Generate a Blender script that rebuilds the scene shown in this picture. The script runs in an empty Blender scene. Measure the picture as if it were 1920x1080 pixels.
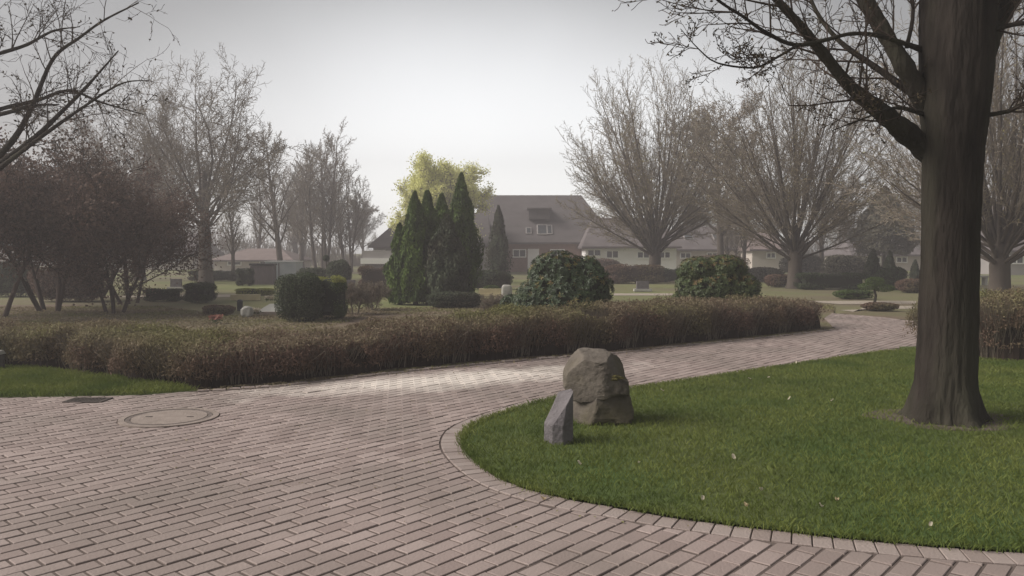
import bpy, bmesh, math, random
import numpy as np
from mathutils import Vector, noise, Matrix

SC = bpy.context.scene
COL = SC.collection
R = math.radians
rng = np.random.default_rng(11)
random.seed(11)

# ------------------------------------------------------------------ camera
F = 1500.0          # focal length in pixels of the 1920 px wide frame
CAMH = 1.6
TH = math.atan(65 / F)
cam_d = bpy.data.cameras.new('camera')
cam = bpy.data.objects.new('camera', cam_d)
COL.objects.link(cam)
cam.location = (0, 0, CAMH)
cam.rotation_euler = (R(90) - TH, 0, 0)
cam_d.sensor_width = 36
cam_d.lens = F / 1920 * 36
cam_d.clip_start = 0.05
cam_d.clip_end = 5000
SC.camera = cam


def ray(px, py):
    x = (px - 960) / F
    z = -(py - 540) / F
    c, s = math.cos(TH), math.sin(TH)
    return (x, c + z * s, -s + z * c)


def gp(px, py, z=0.0):
    d = ray(px, py)
    t = (z - CAMH) / d[2]
    return np.array((d[0] * t, d[1] * t, z))


def at(px, py, Y):
    d = ray(px, py)
    t = Y / d[1]
    return np.array((d[0] * t, Y, CAMH + d[2] * t))


def PX(px, Y):      # world x of a pixel column at distance Y (near the horizon)
    return (px - 960) / F * Y


def HZ(py, Y):      # world height of a pixel row at distance Y
    return at(960, py, Y)[2]


# ------------------------------------------------------------------ mesh builder
class MB:
    def __init__(self):
        self.v = []
        self.f = []     # (faces array n x k, material index)
        self.n = 0

    def add(self, V, Fc, m=0):
        V = np.asarray(V, float).reshape(-1, 3)
        self.v.append(V)
        if isinstance(Fc, np.ndarray):
            self.f.append((Fc + self.n, m))
        else:
            by = {}
            for f in Fc:
                by.setdefault(len(f), []).append(f)
            for k, fs in by.items():
                self.f.append((np.array(fs) + self.n, m))
        self.n += len(V)

    def box(self, c, s, rz=0, m=0, top=None):
        x, y, z = s[0] / 2, s[1] / 2, s[2] / 2
        t = top if top else 1.0
        V = np.array([(-x, -y, -z), (x, -y, -z), (x, y, -z), (-x, y, -z),
                      (-x * t, -y * t, z), (x * t, -y * t, z), (x * t, y * t, z), (-x * t, y * t, z)])
        ca, sa = math.cos(rz), math.sin(rz)
        V = np.stack([V[:, 0] * ca - V[:, 1] * sa, V[:, 0] * sa + V[:, 1] * ca, V[:, 2]], 1) + np.array(c)
        self.add(V, [(0, 3, 2, 1), (4, 5, 6, 7), (0, 1, 5, 4), (1, 2, 6, 5), (2, 3, 7, 6), (3, 0, 4, 7)], m)

    def tubes(self, P, Rr, sides=3, m=0):
        P = np.asarray(P, float)
        Rr = np.asarray(Rr, float)
        B, n, _ = P.shape
        T = np.gradient(P, axis=1)
        T /= np.linalg.norm(T, axis=2, keepdims=True) + 1e-9
        mean = T.mean(1)
        ref = np.where((np.abs(mean[:, 2]) > 0.8)[:, None], np.array([1., 0.2, 0]), np.array([0, 0, 1.]))
        ref = np.repeat(ref[:, None, :], n, 1)
        U = np.cross(T, ref)
        U /= np.linalg.norm(U, axis=2, keepdims=True) + 1e-9
        W = np.cross(T, U)
        a = np.arange(sides) * 2 * math.pi / sides
        V = (P[:, :, None, :] + Rr[:, :, None, None] *
             (np.cos(a)[None, None, :, None] * U[:, :, None, :] + np.sin(a)[None, None, :, None] * W[:, :, None, :]))
        idx = np.arange(B * n * sides).reshape(B, n, sides)
        i0 = idx[:, :-1, :]
        i1 = idx[:, 1:, :]
        Fq = np.stack([i0, np.roll(i0, -1, 2), np.roll(i1, -1, 2), i1], -1).reshape(-1, 4)
        self.add(V.reshape(-1, 3), Fq, m)

    def tube(self, pts, rad, sides=6, m=0):
        self.tubes(np.array([pts]), np.array([rad]), sides, m)

    def leaves(self, pts, nrm, L, W, spread=0.8, up=0.0, m=0, r=None):
        r = r or rng
        pts = np.asarray(pts, float)
        n = len(pts)
        N = nrm + r.normal(0, spread, (n, 3))
        N /= np.linalg.norm(N, axis=1, keepdims=True) + 1e-9
        D = r.normal(0, 1, (n, 3)) + np.array([0, 0, up])
        D -= (D * N).sum(1, keepdims=True) * N
        D /= np.linalg.norm(D, axis=1, keepdims=True) + 1e-9
        S = np.cross(N, D)
        k = r.uniform(0.6, 1.3, (n, 1))
        l = L * k
        w = W * k
        V = np.stack([pts - D * l * .5, pts + S * w * .5 + N * w * .12, pts + D * l * .5, pts - S * w * .5 + N * w * .12], 1)
        self.add(V.reshape(-1, 3), np.arange(n * 4).reshape(n, 4), m)

    def mesh(self, name, mats, smooth=False):
        me = bpy.data.meshes.new(name)
        V = np.concatenate(self.v) if self.v else np.zeros((0, 3))
        me.vertices.add(len(V))
        me.vertices.foreach_set('co', V.astype(np.float32).ravel())
        loops = np.concatenate([f.ravel() for f, _ in self.f])
        tot = np.concatenate([np.full(len(f), f.shape[1]) for f, _ in self.f])
        mi = np.concatenate([np.full(len(f), m) for f, m in self.f])
        me.loops.add(len(loops))
        me.loops.foreach_set('vertex_index', loops.astype(np.int32))
        me.polygons.add(len(tot))
        st = np.concatenate([[0], np.cumsum(tot)[:-1]])
        me.polygons.foreach_set('loop_start', st.astype(np.int32))
        me.polygons.foreach_set('loop_total', tot.astype(np.int32))
        me.polygons.foreach_set('material_index', mi.astype(np.int32))
        me.polygons.foreach_set('use_smooth', np.full(len(tot), bool(smooth)))
        for m in (mats if isinstance(mats, (list, tuple)) else [mats]):
            me.materials.append(m)
        me.update(calc_edges=True)
        me.validate()
        return me

    def build(self, name, mats, parent=None, smooth=False):
        return link(name, self.mesh(name, mats, smooth), parent)


def link(name, me, parent=None):
    o = bpy.data.objects.new(name, me)
    COL.objects.link(o)
    if parent:
        o.parent = parent
    return o


def tag(o, label=None, cat=None, group=None, kind=None):
    if label: o['label'] = label
    if cat: o['category'] = cat
    if group: o['group'] = group
    if kind: o['kind'] = kind
    return o


def thing(name, label, cat, loc=(0, 0, 0), rz=0, group=None, scale=None):
    o = bpy.data.objects.new(name, None)
    COL.objects.link(o)
    o.location = loc
    o.rotation_euler = (0, 0, rz)
    if scale: o.scale = scale
    return tag(o, label, cat, group)


# ------------------------------------------------------------------ materials
def mat(name, c1, c2=None, rough=0.85, nscale=None, c3=None, n3=0.5, bump=0, bscale=20, transl=0, spec=0.3,
        stretch=None, island=True):
    m = bpy.data.materials.new(name)
    m.use_nodes = True
    nt = m.node_tree
    N, Lk = nt.nodes, nt.links
    bs = N['Principled BSDF']
    out = N['Material Output']
    bs.inputs['Roughness'].default_value = rough
    bs.inputs['Specular IOR Level'].default_value = spec
    col = None
    tc = N.new('ShaderNodeTexCoord')
    vec = tc.outputs['Object']
    if stretch:
        mp = N.new('ShaderNodeMapping')
        mp.inputs['Scale'].default_value = stretch
        Lk.new(vec, mp.inputs['Vector'])
        vec = mp.outputs['Vector']
    if c2 is not None:
        mx = N.new('ShaderNodeMix'); mx.data_type = 'RGBA'
        mx.inputs[6].default_value = (*c1, 1); mx.inputs[7].default_value = (*c2, 1)
        if island:
            g = N.new('ShaderNodeNewGeometry')
            Lk.new(g.outputs['Random Per Island'], mx.inputs[0])
        else:
            nz = N.new('ShaderNodeTexNoise'); nz.inputs['Scale'].default_value = nscale or 5
            nz.inputs['Detail'].default_value = 6
            rp = N.new('ShaderNodeMapRange'); rp.inputs[1].default_value = .32; rp.inputs[2].default_value = .68
            Lk.new(vec, nz.inputs['Vector']); Lk.new(nz.outputs['Fac'], rp.inputs[0])
            Lk.new(rp.outputs[0], mx.inputs[0])
        col = mx.outputs[2]
    if c3 is not None:
        nz = N.new('ShaderNodeTexNoise'); nz.inputs['Scale'].default_value = n3
        nz.inputs['Detail'].default_value = 4
        rp = N.new('ShaderNodeMapRange'); rp.inputs[1].default_value = .42; rp.inputs[2].default_value = .66
        Lk.new(vec, nz.inputs['Vector']); Lk.new(nz.outputs['Fac'], rp.inputs[0])
        m2 = N.new('ShaderNodeMix'); m2.data_type = 'RGBA'
        Lk.new(rp.outputs[0], m2.inputs[0])
        if col: Lk.new(col, m2.inputs[6])
        else: m2.inputs[6].default_value = (*c1, 1)
        m2.inputs[7].default_value = (*c3, 1)
        col = m2.outputs[2]
    if col: Lk.new(col, bs.inputs['Base Color'])
    else: bs.inputs['Base Color'].default_value = (*c1, 1)
    if bump:
        nz = N.new('ShaderNodeTexNoise'); nz.inputs['Scale'].default_value = bscale; nz.inputs['Detail'].default_value = 8
        Lk.new(vec, nz.inputs['Vector'])
        bp = N.new('ShaderNodeBump'); bp.inputs['Strength'].default_value = bump; bp.inputs['Distance'].default_value = .03
        Lk.new(nz.outputs['Fac'], bp.inputs['Height']); Lk.new(bp.outputs['Normal'], bs.inputs['Normal'])
    if transl:
        tr = N.new('ShaderNodeBsdfTranslucent')
        if col: Lk.new(col, tr.inputs['Color'])
        else: tr.inputs['Color'].default_value = (*c1, 1)
        ms = N.new('ShaderNodeMixShader'); ms.inputs[0].default_value = transl
        Lk.new(bs.outputs[0], ms.inputs[1]); Lk.new(tr.outputs[0], ms.inputs[2])
        Lk.new(ms.outputs[0], out.inputs['Surface'])
    return m


M = dict(
    brick=mat('paving_brick', (.25, .195, .178), (.355, .288, .265), rough=.75, c3=(.225, .185, .165), n3=.7, bump=.2, bscale=60, spec=.35),
    kerbstone=mat('edging_brick', (.25, .20, .18), (.33, .275, .25), rough=.6, bump=.3, bscale=60, spec=.4),
    sand=mat('joint_sand', (.085, .066, .058), (.13, .103, .09), rough=.95, nscale=6, island=False),
    soil=mat('bed_soil', (.115, .082, .058), (.17, .125, .09), rough=.95, nscale=3, island=False, c3=(.13, .12, .06), n3=.35, bump=.5, bscale=12),
    lawn=mat('lawn_turf', (.065, .085, .025), (.09, .11, .033), rough=.95, nscale=2.5, island=False, c3=(.05, .09, .02), n3=.5),
    farlawn=mat('far_turf', (.13, .15, .052), (.18, .18, .075), rough=.95, nscale=.35, island=False, c3=(.14, .11, .075), n3=.12),
    blade=mat('grass_blade', (.125, .16, .03), (.205, .232, .062), rough=.7, c3=(.095, .135, .028), n3=1.1, transl=.35),
    path=mat('gravel_path', (.30, .26, .21), (.37, .32, .265), rough=.9, nscale=3, island=False),
    bark=mat('dark_bark', (.018, .015, .0125), (.040, .033, .028), rough=.95, nscale=9, island=False, stretch=(1, 1, .22), bump=1.0, bscale=26, c3=(.05, .047, .034), n3=1.6, spec=.1),
    bark2=mat('grey_bark', (.065, .054, .045), (.105, .088, .073), rough=.95, nscale=4, island=False, stretch=(1, 1, .25), spec=.1),
    twig=mat('twig_brown', (.17, .143, .112), (.235, .20, .16), rough=.9, spec=.1),
    twig_dark=mat('twig_dark', (.05, .038, .032), (.08, .06, .05), rough=.9, spec=.1),
    bud=mat('spring_bud', (.27, .26, .10), (.27, .21, .12), rough=.8, transl=.3),
    bud_dark=mat('unfolding_leaf', (.05, .04, .022), (.085, .065, .035), rough=.8, transl=.2),
    olive=mat('olive_leaf', (.17, .14, .07), (.22, .16, .10), rough=.8, transl=.3),
    copper=mat('copper_leaf', (.115, .072, .056), (.165, .108, .082), rough=.8, c3=(.12, .09, .07), n3=.6, transl=.25),
    hedge=mat('hedge_leaf', (.12, .07, .052), (.165, .108, .078), rough=.85, c3=(.125, .115, .055), n3=.55, transl=.25),
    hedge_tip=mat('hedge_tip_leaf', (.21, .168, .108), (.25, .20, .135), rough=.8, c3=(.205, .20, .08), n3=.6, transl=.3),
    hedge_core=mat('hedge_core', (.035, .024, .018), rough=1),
    rhodo=mat('rhododendron_leaf', (.022, .04, .016), (.055, .088, .03), rough=.5, c3=(.035, .058, .022), n3=2.2, transl=.15, spec=.5),
    rhodo_tip=mat('rhododendron_tip_leaf', (.13, .14, .035), (.17, .10, .05), rough=.5, transl=.2),
    thuja=mat('thuja_spray', (.055, .10, .014), (.13, .19, .036), rough=.8, c3=(.045, .075, .02), n3=1.4, transl=.2),
    thuja_dull=mat('thuja_dull_spray', (.045, .062, .035), (.075, .09, .05), rough=.85, c3=(.06, .055, .035), n3=1.2, transl=.2),
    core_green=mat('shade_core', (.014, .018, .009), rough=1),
    box=mat('clipped_leaf', (.022, .034, .014), (.055, .078, .028), rough=.6, transl=.15),
    box_green=mat('clipped_green_leaf', (.045, .075, .018), (.085, .125, .03), rough=.6, transl=.2),
    yellow_tip=mat('yellow_green_tip_leaf', (.22, .24, .05), (.30, .30, .09), rough=.7, transl=.3),
    rhodo_light=mat('light_rhododendron_leaf', (.04, .06, .018), (.095, .125, .038), rough=.5, c3=(.05, .075, .024), n3=2.0, transl=.15, spec=.4),
    yellow=mat('yellow_green_leaf', (.68, .70, .25), (.80, .78, .38), rough=.7, transl=.5),
    far_ever=mat('far_evergreen_leaf', (.08, .078, .055), (.12, .11, .078), rough=.9, transl=.1),
    boulder=mat('boulder_stone', (.085, .072, .06), (.15, .13, .108), rough=.95, nscale=5, island=False, c3=(.09, .078, .048), n3=2.2, bump=.9, bscale=14),
    moss=mat('moss', (.10, .09, .032), (.14, .12, .045), rough=1, nscale=14, island=False, bump=1, bscale=40),
    basalt=mat('basalt_stone', (.10, .09, .094), (.165, .15, .155), rough=.75, nscale=7, island=False, bump=.5, bscale=30),
    concrete=mat('concrete', (.23, .19, .165), (.30, .25, .22), rough=.9, nscale=8, island=False, bump=.3, bscale=50),
    concrete_dark=mat('worn_concrete', (.12, .10, .09), (.17, .14, .125), rough=.9, nscale=8, island=False, bump=.3, bscale=50),
    iron=mat('cast_iron', (.06, .05, .045), (.09, .075, .065), rough=.7, nscale=12, island=False, bump=.3, bscale=50),
    roof=mat('dark_roof_tiles', (.085, .075, .075), (.115, .102, .102), rough=.8, nscale=.8, island=False, stretch=(1, 1, 3), bump=.4, bscale=6),
    roof_pink=mat('faded_red_roof_tiles', (.18, .14, .13), (.23, .18, .168), rough=.8, nscale=1.5, island=False),
    roof_grey=mat('grey_roof_tiles', (.11, .095, .095), (.15, .13, .13), rough=.8, nscale=1.2, island=False),
    brickwall=mat('red_brick_wall', (.24, .155, .13), (.31, .20, .17), rough=.9, nscale=5, island=False),
    white=mat('white_render', (.82, .80, .78), (.88, .87, .85), rough=.8, nscale=1, island=False),
    cream=mat('cream_render', (.50, .45, .40), (.58, .52, .46), rough=.85, nscale=1, island=False),
    greywall=mat('grey_render', (.30, .28, .27), (.36, .335, .32), rough=.85, nscale=1, island=False),
    glass=mat('window_glass', (.05, .055, .06), rough=.12, spec=.6),
    woodgrey=mat('grey_timber', (.11, .09, .095), (.16, .13, .135), rough=.85, nscale=6, island=False, stretch=(6, 6, .5)),
    bluegrey=mat('pale_blue_metal', (.42, .46, .48), (.50, .53, .54), rough=.6, nscale=2, island=False),
    slab=mat('pale_gravestone', (.36, .35, .32), (.45, .44, .40), rough=.7, nscale=6, island=False, bump=.3),
    sandstone=mat('yellow_sandstone', (.50, .42, .26), (.60, .52, .34), rough=.85, nscale=4, island=False),
    petal=mat('white_petal', (.58, .54, .44), (.50, .43, .32), rough=.8, transl=.3),
    tanleaf=mat('tan_leaf', (.42, .30, .17), (.55, .46, .30), rough=.8, transl=.3),
    redflower=mat('red_flower', (.36, .16, .13), (.30, .14, .10), rough=.8, transl=.3),
    black=mat('black_metal', (.02, .02, .022), rough=.5),
)

# noisy-edged pale oval mixed into brick and joint colours where the path narrows


def pale_patch(m, c, r1, r2, ang, col):
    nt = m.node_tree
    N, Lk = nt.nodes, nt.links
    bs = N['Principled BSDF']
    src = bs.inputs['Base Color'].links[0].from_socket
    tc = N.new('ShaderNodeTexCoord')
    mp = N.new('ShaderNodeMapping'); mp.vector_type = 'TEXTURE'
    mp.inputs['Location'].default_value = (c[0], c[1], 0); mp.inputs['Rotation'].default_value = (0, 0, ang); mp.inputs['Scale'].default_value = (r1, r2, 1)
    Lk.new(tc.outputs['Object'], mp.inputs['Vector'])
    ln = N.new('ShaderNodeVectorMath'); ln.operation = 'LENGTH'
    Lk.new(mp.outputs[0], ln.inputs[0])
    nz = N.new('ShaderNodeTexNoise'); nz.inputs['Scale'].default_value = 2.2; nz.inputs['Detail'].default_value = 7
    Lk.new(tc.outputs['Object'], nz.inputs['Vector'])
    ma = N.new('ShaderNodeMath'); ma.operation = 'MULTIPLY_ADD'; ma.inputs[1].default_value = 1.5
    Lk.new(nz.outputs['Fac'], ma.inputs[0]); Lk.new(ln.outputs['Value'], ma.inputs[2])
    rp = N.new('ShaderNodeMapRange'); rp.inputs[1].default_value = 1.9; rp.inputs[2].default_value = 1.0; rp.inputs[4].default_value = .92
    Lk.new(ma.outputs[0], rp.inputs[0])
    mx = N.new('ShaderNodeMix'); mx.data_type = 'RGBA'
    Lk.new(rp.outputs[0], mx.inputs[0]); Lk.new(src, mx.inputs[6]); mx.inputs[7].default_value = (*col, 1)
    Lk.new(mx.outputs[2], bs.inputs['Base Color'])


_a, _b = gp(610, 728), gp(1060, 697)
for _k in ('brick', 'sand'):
    pale_patch(M[_k], (_a + _b) / 2, 2.7, .75, math.atan2(_b[1] - _a[1], _b[0] - _a[0]), (.68, .62, .56))

# ------------------------------------------------------------------ 2-D helpers


def catmull(pts, step=0.1):
    pts = [np.asarray(p, float) for p in pts]
    P = [2 * pts[0] - pts[1]] + pts + [2 * pts[-1] - pts[-2]]
    out = []
    for i in range(1, len(P) - 2):
        p0, p1, p2, p3 = P[i - 1:i + 3]
        n = max(2, int(np.linalg.norm(p2 - p1) / step))
        for k in range(n):
            t = k / n
            out.append(.5 * (2 * p1 + (p2 - p0) * t + (2 * p0 - 5 * p1 + 4 * p2 - p3) * t * t + (3 * p1 - p0 - 3 * p2 + p3) * t ** 3))
    out.append(pts[-1])
    return np.array(out)


def resample(C, step):
    d = np.concatenate([[0], np.cumsum(np.linalg.norm(np.diff(C, axis=0), axis=1))])
    s = np.arange(0, d[-1], step)
    return np.stack([np.interp(s, d, C[:, k]) for k in range(C.shape[1])], 1)


def inside(P, poly):
    P = np.asarray(P)
    x, y = P[:, 0], P[:, 1]
    c = np.zeros(len(P), bool)
    n = len(poly)
    for i in range(n):
        x1, y1 = poly[i][:2]
        x2, y2 = poly[(i + 1) % n][:2]
        k = ((y1 > y) != (y2 > y))
        xi = (x2 - x1) * (y - y1) / (y2 - y1 + 1e-12) + x1
        c ^= k & (x < xi)
    return c


def normals2(C):
    T = np.gradient(C[:, :2], axis=0)
    T /= np.linalg.norm(T, axis=1, keepdims=True)
    return np.stack([-T[:, 1], T[:, 0]], 1), T


def sheet(name, poly, z, m, thick=0.0):
    bm = bmesh.new()
    vs = [bm.verts.new((p[0], p[1], z)) for p in poly]
    f = bm.faces.new(vs)
    if f.normal.z < 0: f.normal_flip()
    bmesh.ops.triangulate(bm, faces=[f])
    me = bpy.data.meshes.new(name)
    bm.to_mesh(me); bm.free()
    me.materials.append(m)
    o = link(name, me)
    return tag(o, kind='structure')


# ------------------------------------------------------------------ ground
lawn_px = [(1690, 656), (1600, 669), (1450, 691), (1300, 713), (1190, 729), (1050, 747), (960, 771), (893, 796), (868, 818), (873, 846),
           (920, 887), (1000, 921), (1150, 951), (1300, 976), (1500, 1001), (1700, 1021), (1920, 1037), (2300, 1056)]
LAWN = catmull([gp(*p)[:2] for p in lawn_px], .06)
hedge_px = [(370, 732), (500, 724), (640, 709), (800, 691), (1000, 673), (1150, 661), (1300, 645), (1450, 630), (1562, 617)]
HEDGE_EDGE = catmull([gp(*p)[:2] for p in hedge_px], .1)
wedge_px = [(-160, 748), (0, 745), (150, 743), (270, 740), (370, 732)]
WEDGE = catmull([gp(*p)[:2] for p in wedge_px], .1)

ground = MB()
ground.add([(-900, -60, -.03), (900, -60, -.03), (900, 2500, -.03), (-900, 2500, -.03)], [(0, 1, 2, 3)])
tag(ground.build('ground', M['farlawn']), kind='structure')

far_px = [(1561, 612), (1545, 596), (1560, 587), (1600, 590), (1650, 594), (1690, 599), (1760, 607), (1900, 615), (1960, 640), (1740, 646)]
FAR = [gp(*p)[:2] for p in far_px]
PAVE = np.array([(-9.5, 1.5)] + [(-9.5, WEDGE[0][1])] + list(WEDGE[:-1]) + list(HEDGE_EDGE) + list(FAR) + list(LAWN) + [(LAWN[-1][0], 1.5)])
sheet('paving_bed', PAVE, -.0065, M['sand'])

# lawn island polygon
LP = np.array(list(LAWN) + [(14, LAWN[-1][1]), (14, 14.2), (6.6, 13.6)])
# lawn island ground, gently mounded
gx = []
step = .25
xs = np.arange(-1, 14, step); ys = np.arange(3, 15, step)
sheet('lawn', LP, .012, M['lawn'])

# planting bed behind the hedge
bed = [gp(*p)[:2] for p in [(-300, 692), (60, 694), (250, 722), (500, 722), (640, 707), (800, 689), (1000, 671), (1150, 659), (1300, 643), (1450, 628), (1560, 615),
                            (1565, 575), (1440, 562), (1290, 562), (1150, 566), (1000, 572), (860, 574), (700, 580), (560, 598), (430, 590), (300, 572), (100, 570), (-300, 575)]]
sheet('planting_bed', bed, -.008, M['soil'])

# far paths
for pts in ([(1574, 580), (1600, 583), (1625, 573), (1900, 571), (1900, 576), (1640, 578)],
            [(1500, 563), (1575, 569), (1900, 566), (1900, 563), (1700, 563)],
            [(120, 556), (430, 551), (545, 541), (545, 544), (430, 556)],
            [(690, 553), (730, 553), (728, 546), (690, 546)],
            [(1150, 553), (1260, 553), (1262, 549), (1150, 549)]):
    sheet('path', [gp(*p)[:2] for p in pts], -.020, M['path'])
sheet('far_bed', [gp(*p)[:2] for p in [(1574, 586), (1600, 589), (1690, 597), (1720, 596), (1700, 584), (1650, 577), (1610, 580)]], -.022, M['soil'])

# ---- bricks, laid in running bond along one direction, cut at the edges
KERB = .175


def offset_curve(C, d):
    n, _ = normals2(C)
    return C[:, :2] + n * d


LN, LT = normals2(LAWN)
# find which side of the lawn curve is paving
mid = len(LAWN) // 2
sgn = 1.0 if not inside([LAWN[mid] + LN[mid] * .1], LP)[0] else -1.0
KOUT = LAWN + LN * sgn * (KERB + .012)
HN, HT = normals2(HEDGE_EDGE)
sgh = -1.0 if (HEDGE_EDGE[40] + HN[40])[1] > HEDGE_EDGE[40][1] else 1.0
HOUT = HEDGE_EDGE + HN * sgh * .125
PB = np.array([(-9.5, 1.5)] + [(-9.5, WEDGE[0][1])] + list(WEDGE[:-1]) + list(HOUT) + list(FAR) + list(KOUT) + [(KOUT[-1][0], 1.5)])
segA = PB
segB = np.roll(PB, -1, 0)

mb = MB()
bl, bw, j = .188, .102, .0155
dirL = np.array([math.sin(R(41)), math.cos(R(41))])
dirW = np.array([dirL[1], -dirL[0]])
org = np.array([0., 6.0])
ii, jj = np.meshgrid(np.arange(-130, 130), np.arange(-200, 200), indexing='ij')
ii = ii.ravel(); jj = jj.ravel()
u = (ii + .5 * (jj % 2)) * (bl + j) + rng.normal(0, .002, len(ii))
w = jj * (bw + j)
Cc = org + u[:, None] * dirL + w[:, None] * dirW
keep = (Cc[:, 1] > 2.2) & (Cc[:, 1] < 24) & (Cc[:, 0] > -8.6) & (Cc[:, 0] < 11) & (np.abs(Cc[:, 0]) < Cc[:, 1] * .72 + 1.2)
Cc = Cc[keep]
# distance to the boundary
dmin = np.full(len(Cc), 1e9); imin = np.zeros(len(Cc), int)
for s in range(len(segA)):
    a, b = segA[s], segB[s]
    ab = b - a
    L2 = (ab ** 2).sum() + 1e-12
    t = np.clip(((Cc - a) @ ab) / L2, 0, 1)
    dd = np.linalg.norm(Cc - (a + t[:, None] * ab), axis=1)
    k = dd < dmin
    dmin[k] = dd[k]; imin[k] = s
ins = inside(Cc, PB)
MAN = gp(318, 783)[:2]
MANR = .455


def brick(mb, poly, z, tilt, m=0):
    c = poly.mean(0)
    n = len(poly)
    dz = (poly - c) @ tilt
    inner = c + (poly - c) * np.array([1 - .006 / max(.02, np.abs(poly - c).max())])
    top = np.column_stack([inner, z + dz])
    low = np.column_stack([poly, z + dz - .003])
    bot = np.column_stack([poly, np.full(n, -.02)])
    V = np.concatenate([top, low, bot])
    Fc = [tuple(range(n))]
    for k in range(n):
        k2 = (k + 1) % n
        Fc.append((n + k, n + k2, k2, k))
        Fc.append((2 * n + k, 2 * n + k2, n + k2, n + k))
    mb.add(V, Fc, m)


def clip(poly, a, nrm):
    out = []
    n = len(poly)
    for k in range(n):
        p, q = poly[k], poly[(k + 1) % n]
        dp, dq = (p - a) @ nrm, (q - a) @ nrm
        if dp >= 0: out.append(p)
        if (dp >= 0) != (dq >= 0):
            out.append(p + (q - p) * dp / (dp - dq))
    return np.array(out)


rect = np.array([(-bl / 2, -bw / 2), (bl / 2, -bw / 2), (bl / 2, bw / 2), (-bl / 2, bw / 2)])
RB = rect[:, :1] * dirL + rect[:, 1:] * dirW
if np.cross(RB[1] - RB[0], RB[2] - RB[1]) < 0: RB = RB[::-1]
full = []
for k in range(len(Cc)):
    c = Cc[k]
    if not ins[k] and dmin[k] > .11: continue
    dm = np.linalg.norm(c - MAN)
    if dm < MANR - .02: continue
    if dmin[k] < .13 or dm < MANR + .12:
        poly = c + RB
        if dmin[k] < .13:
            a, b = segA[imin[k]], segB[imin[k]]
            nrm = np.array([-(b - a)[1], (b - a)[0]])
            nrm /= np.linalg.norm(nrm) + 1e-9
            mpt = (a + b) / 2
            if not inside([mpt + nrm * .02], PB)[0]: nrm = -nrm
            poly = clip(poly, a + nrm * .004, nrm)
        if len(poly) >= 3 and dm < MANR + .12:
            nrm = (c - MAN) / (dm + 1e-9)
            poly = clip(poly, MAN + nrm * (MANR + .006), nrm)
        if len(poly) >= 3:
            e = np.roll(poly, -1, 0) - poly
            area = .5 * abs((poly[:, 0] * np.roll(poly[:, 1], -1) - np.roll(poly[:, 0], -1) * poly[:, 1]).sum())
            if area > .0012:
                brick(mb, poly, rng.normal(0, .0012), rng.normal(0, .006, 2))
        continue
    full.append(c)
full = np.array(full)
n = len(full)
P4 = full[:, None, :] + RB[None] * 1.0
tilt = rng.normal(0, .005, (n, 2))
zz = rng.normal(0, .0016, n)
dz = np.einsum('nkc,nc->nk', P4 - full[:, None, :], tilt)
rin = np.sign(rect) * (np.abs(rect) - .003)
RIN = rin[:, :1] * dirL + rin[:, 1:] * dirW
if RIN[0] @ RB[0] < .8 * (RB[0] @ RB[0]): RIN = RIN[::-1]
inn = full[:, None, :] + RIN[None]
top = np.concatenate([inn, (zz[:, None] + dz)[..., None]], 2)
low = np.concatenate([P4, (zz[:, None] + dz - .003)[..., None]], 2)
bot = np.concatenate([P4, np.full((n, 4, 1), -.02)], 2)
V = np.concatenate([top, low, bot], 1).reshape(-1, 3)
base = np.arange(n)[:, None] * 12
fs = [[0, 1, 2, 3]]
for k in range(4):
    k2 = (k + 1) % 4
    fs += [[4 + k, 4 + k2, k2, k], [8 + k, 8 + k2, 4 + k2, 4 + k]]
Fa = (base[:, None, :] + np.array(fs)[None]).reshape(-1, 4)
mb.add(V, Fa)
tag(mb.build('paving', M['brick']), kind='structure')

# edging courses
mb = MB()
K = resample(LAWN, .107)
kn, kt = normals2(K)
kn *= sgn
for k in range(len(K) - 1):
    if K[k][1] < 2 or K[k][1] > 16: continue
    a = K[k] + kt[k] * .004; b = K[k + 1] - kt[k] * .004
    poly = np.array([a + kn[k] * .004, b + kn[k + 1] * .004, b + kn[k + 1] * KERB, a + kn[k] * KERB])
    if np.cross(poly[1] - poly[0], poly[2] - poly[1]) < 0: poly = poly[::-1]
    brick(mb, poly, .002 + rng.normal(0, .0015), rng.normal(0, .008, 2))
K = resample(HEDGE_EDGE, .16)
kn, kt = normals2(K)
kn *= sgh
for k in range(len(K) - 1):
    a = K[k] + kt[k] * .006; b = K[k + 1] - kt[k] * .006
    w2 = .115 + rng.normal(0, .006)
    poly = np.array([a + kn[k] * .002, b + kn[k + 1] * .002, b + kn[k + 1] * w2, a + kn[k] * w2])
    if np.cross(poly[1] - poly[0], poly[2] - poly[1]) < 0: poly = poly[::-1]
    brick(mb, poly, .014 + rng.normal(0, .005), rng.normal(0, .02, 2))
tag(mb.build('kerb', M['kerbstone']), kind='structure')

# ---- grass blades


def blades(name, pts, h, wdt, lean=.5, m='blade'):
    n = len(pts)
    mb = MB()
    a = rng.uniform(0, 2 * math.pi, n)
    H = h * rng.uniform(.5, 1.3, n)
    W = wdt * rng.uniform(.7, 1.3, n)
    d = np.stack([np.cos(a), np.sin(a), np.zeros(n)], 1)
    la = rng.uniform(0, 2 * math.pi, n)
    ln = np.stack([np.cos(la), np.sin(la), np.zeros(n)], 1) * (H * lean * rng.uniform(.2, 1.2, n))[:, None]
    b = np.column_stack([pts[:, :2], pts[:, 2] if pts.shape[1] > 2 else np.full(n, .008)])
    up = np.array([0, 0, 1.])
    V = np.stack([b - d * W[:, None] / 2, b + d * W[:, None] / 2, b + ln * .4 + up * H[:, None] * .6 + d * W[:, None] * .35,
                  b + ln + up * H[:, None]], 1)
    mb.add(V.reshape(-1, 3), np.arange(n * 4).reshape(n, 4))
    return tag(mb.build(name, M[m]), kind='stuff')


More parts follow.
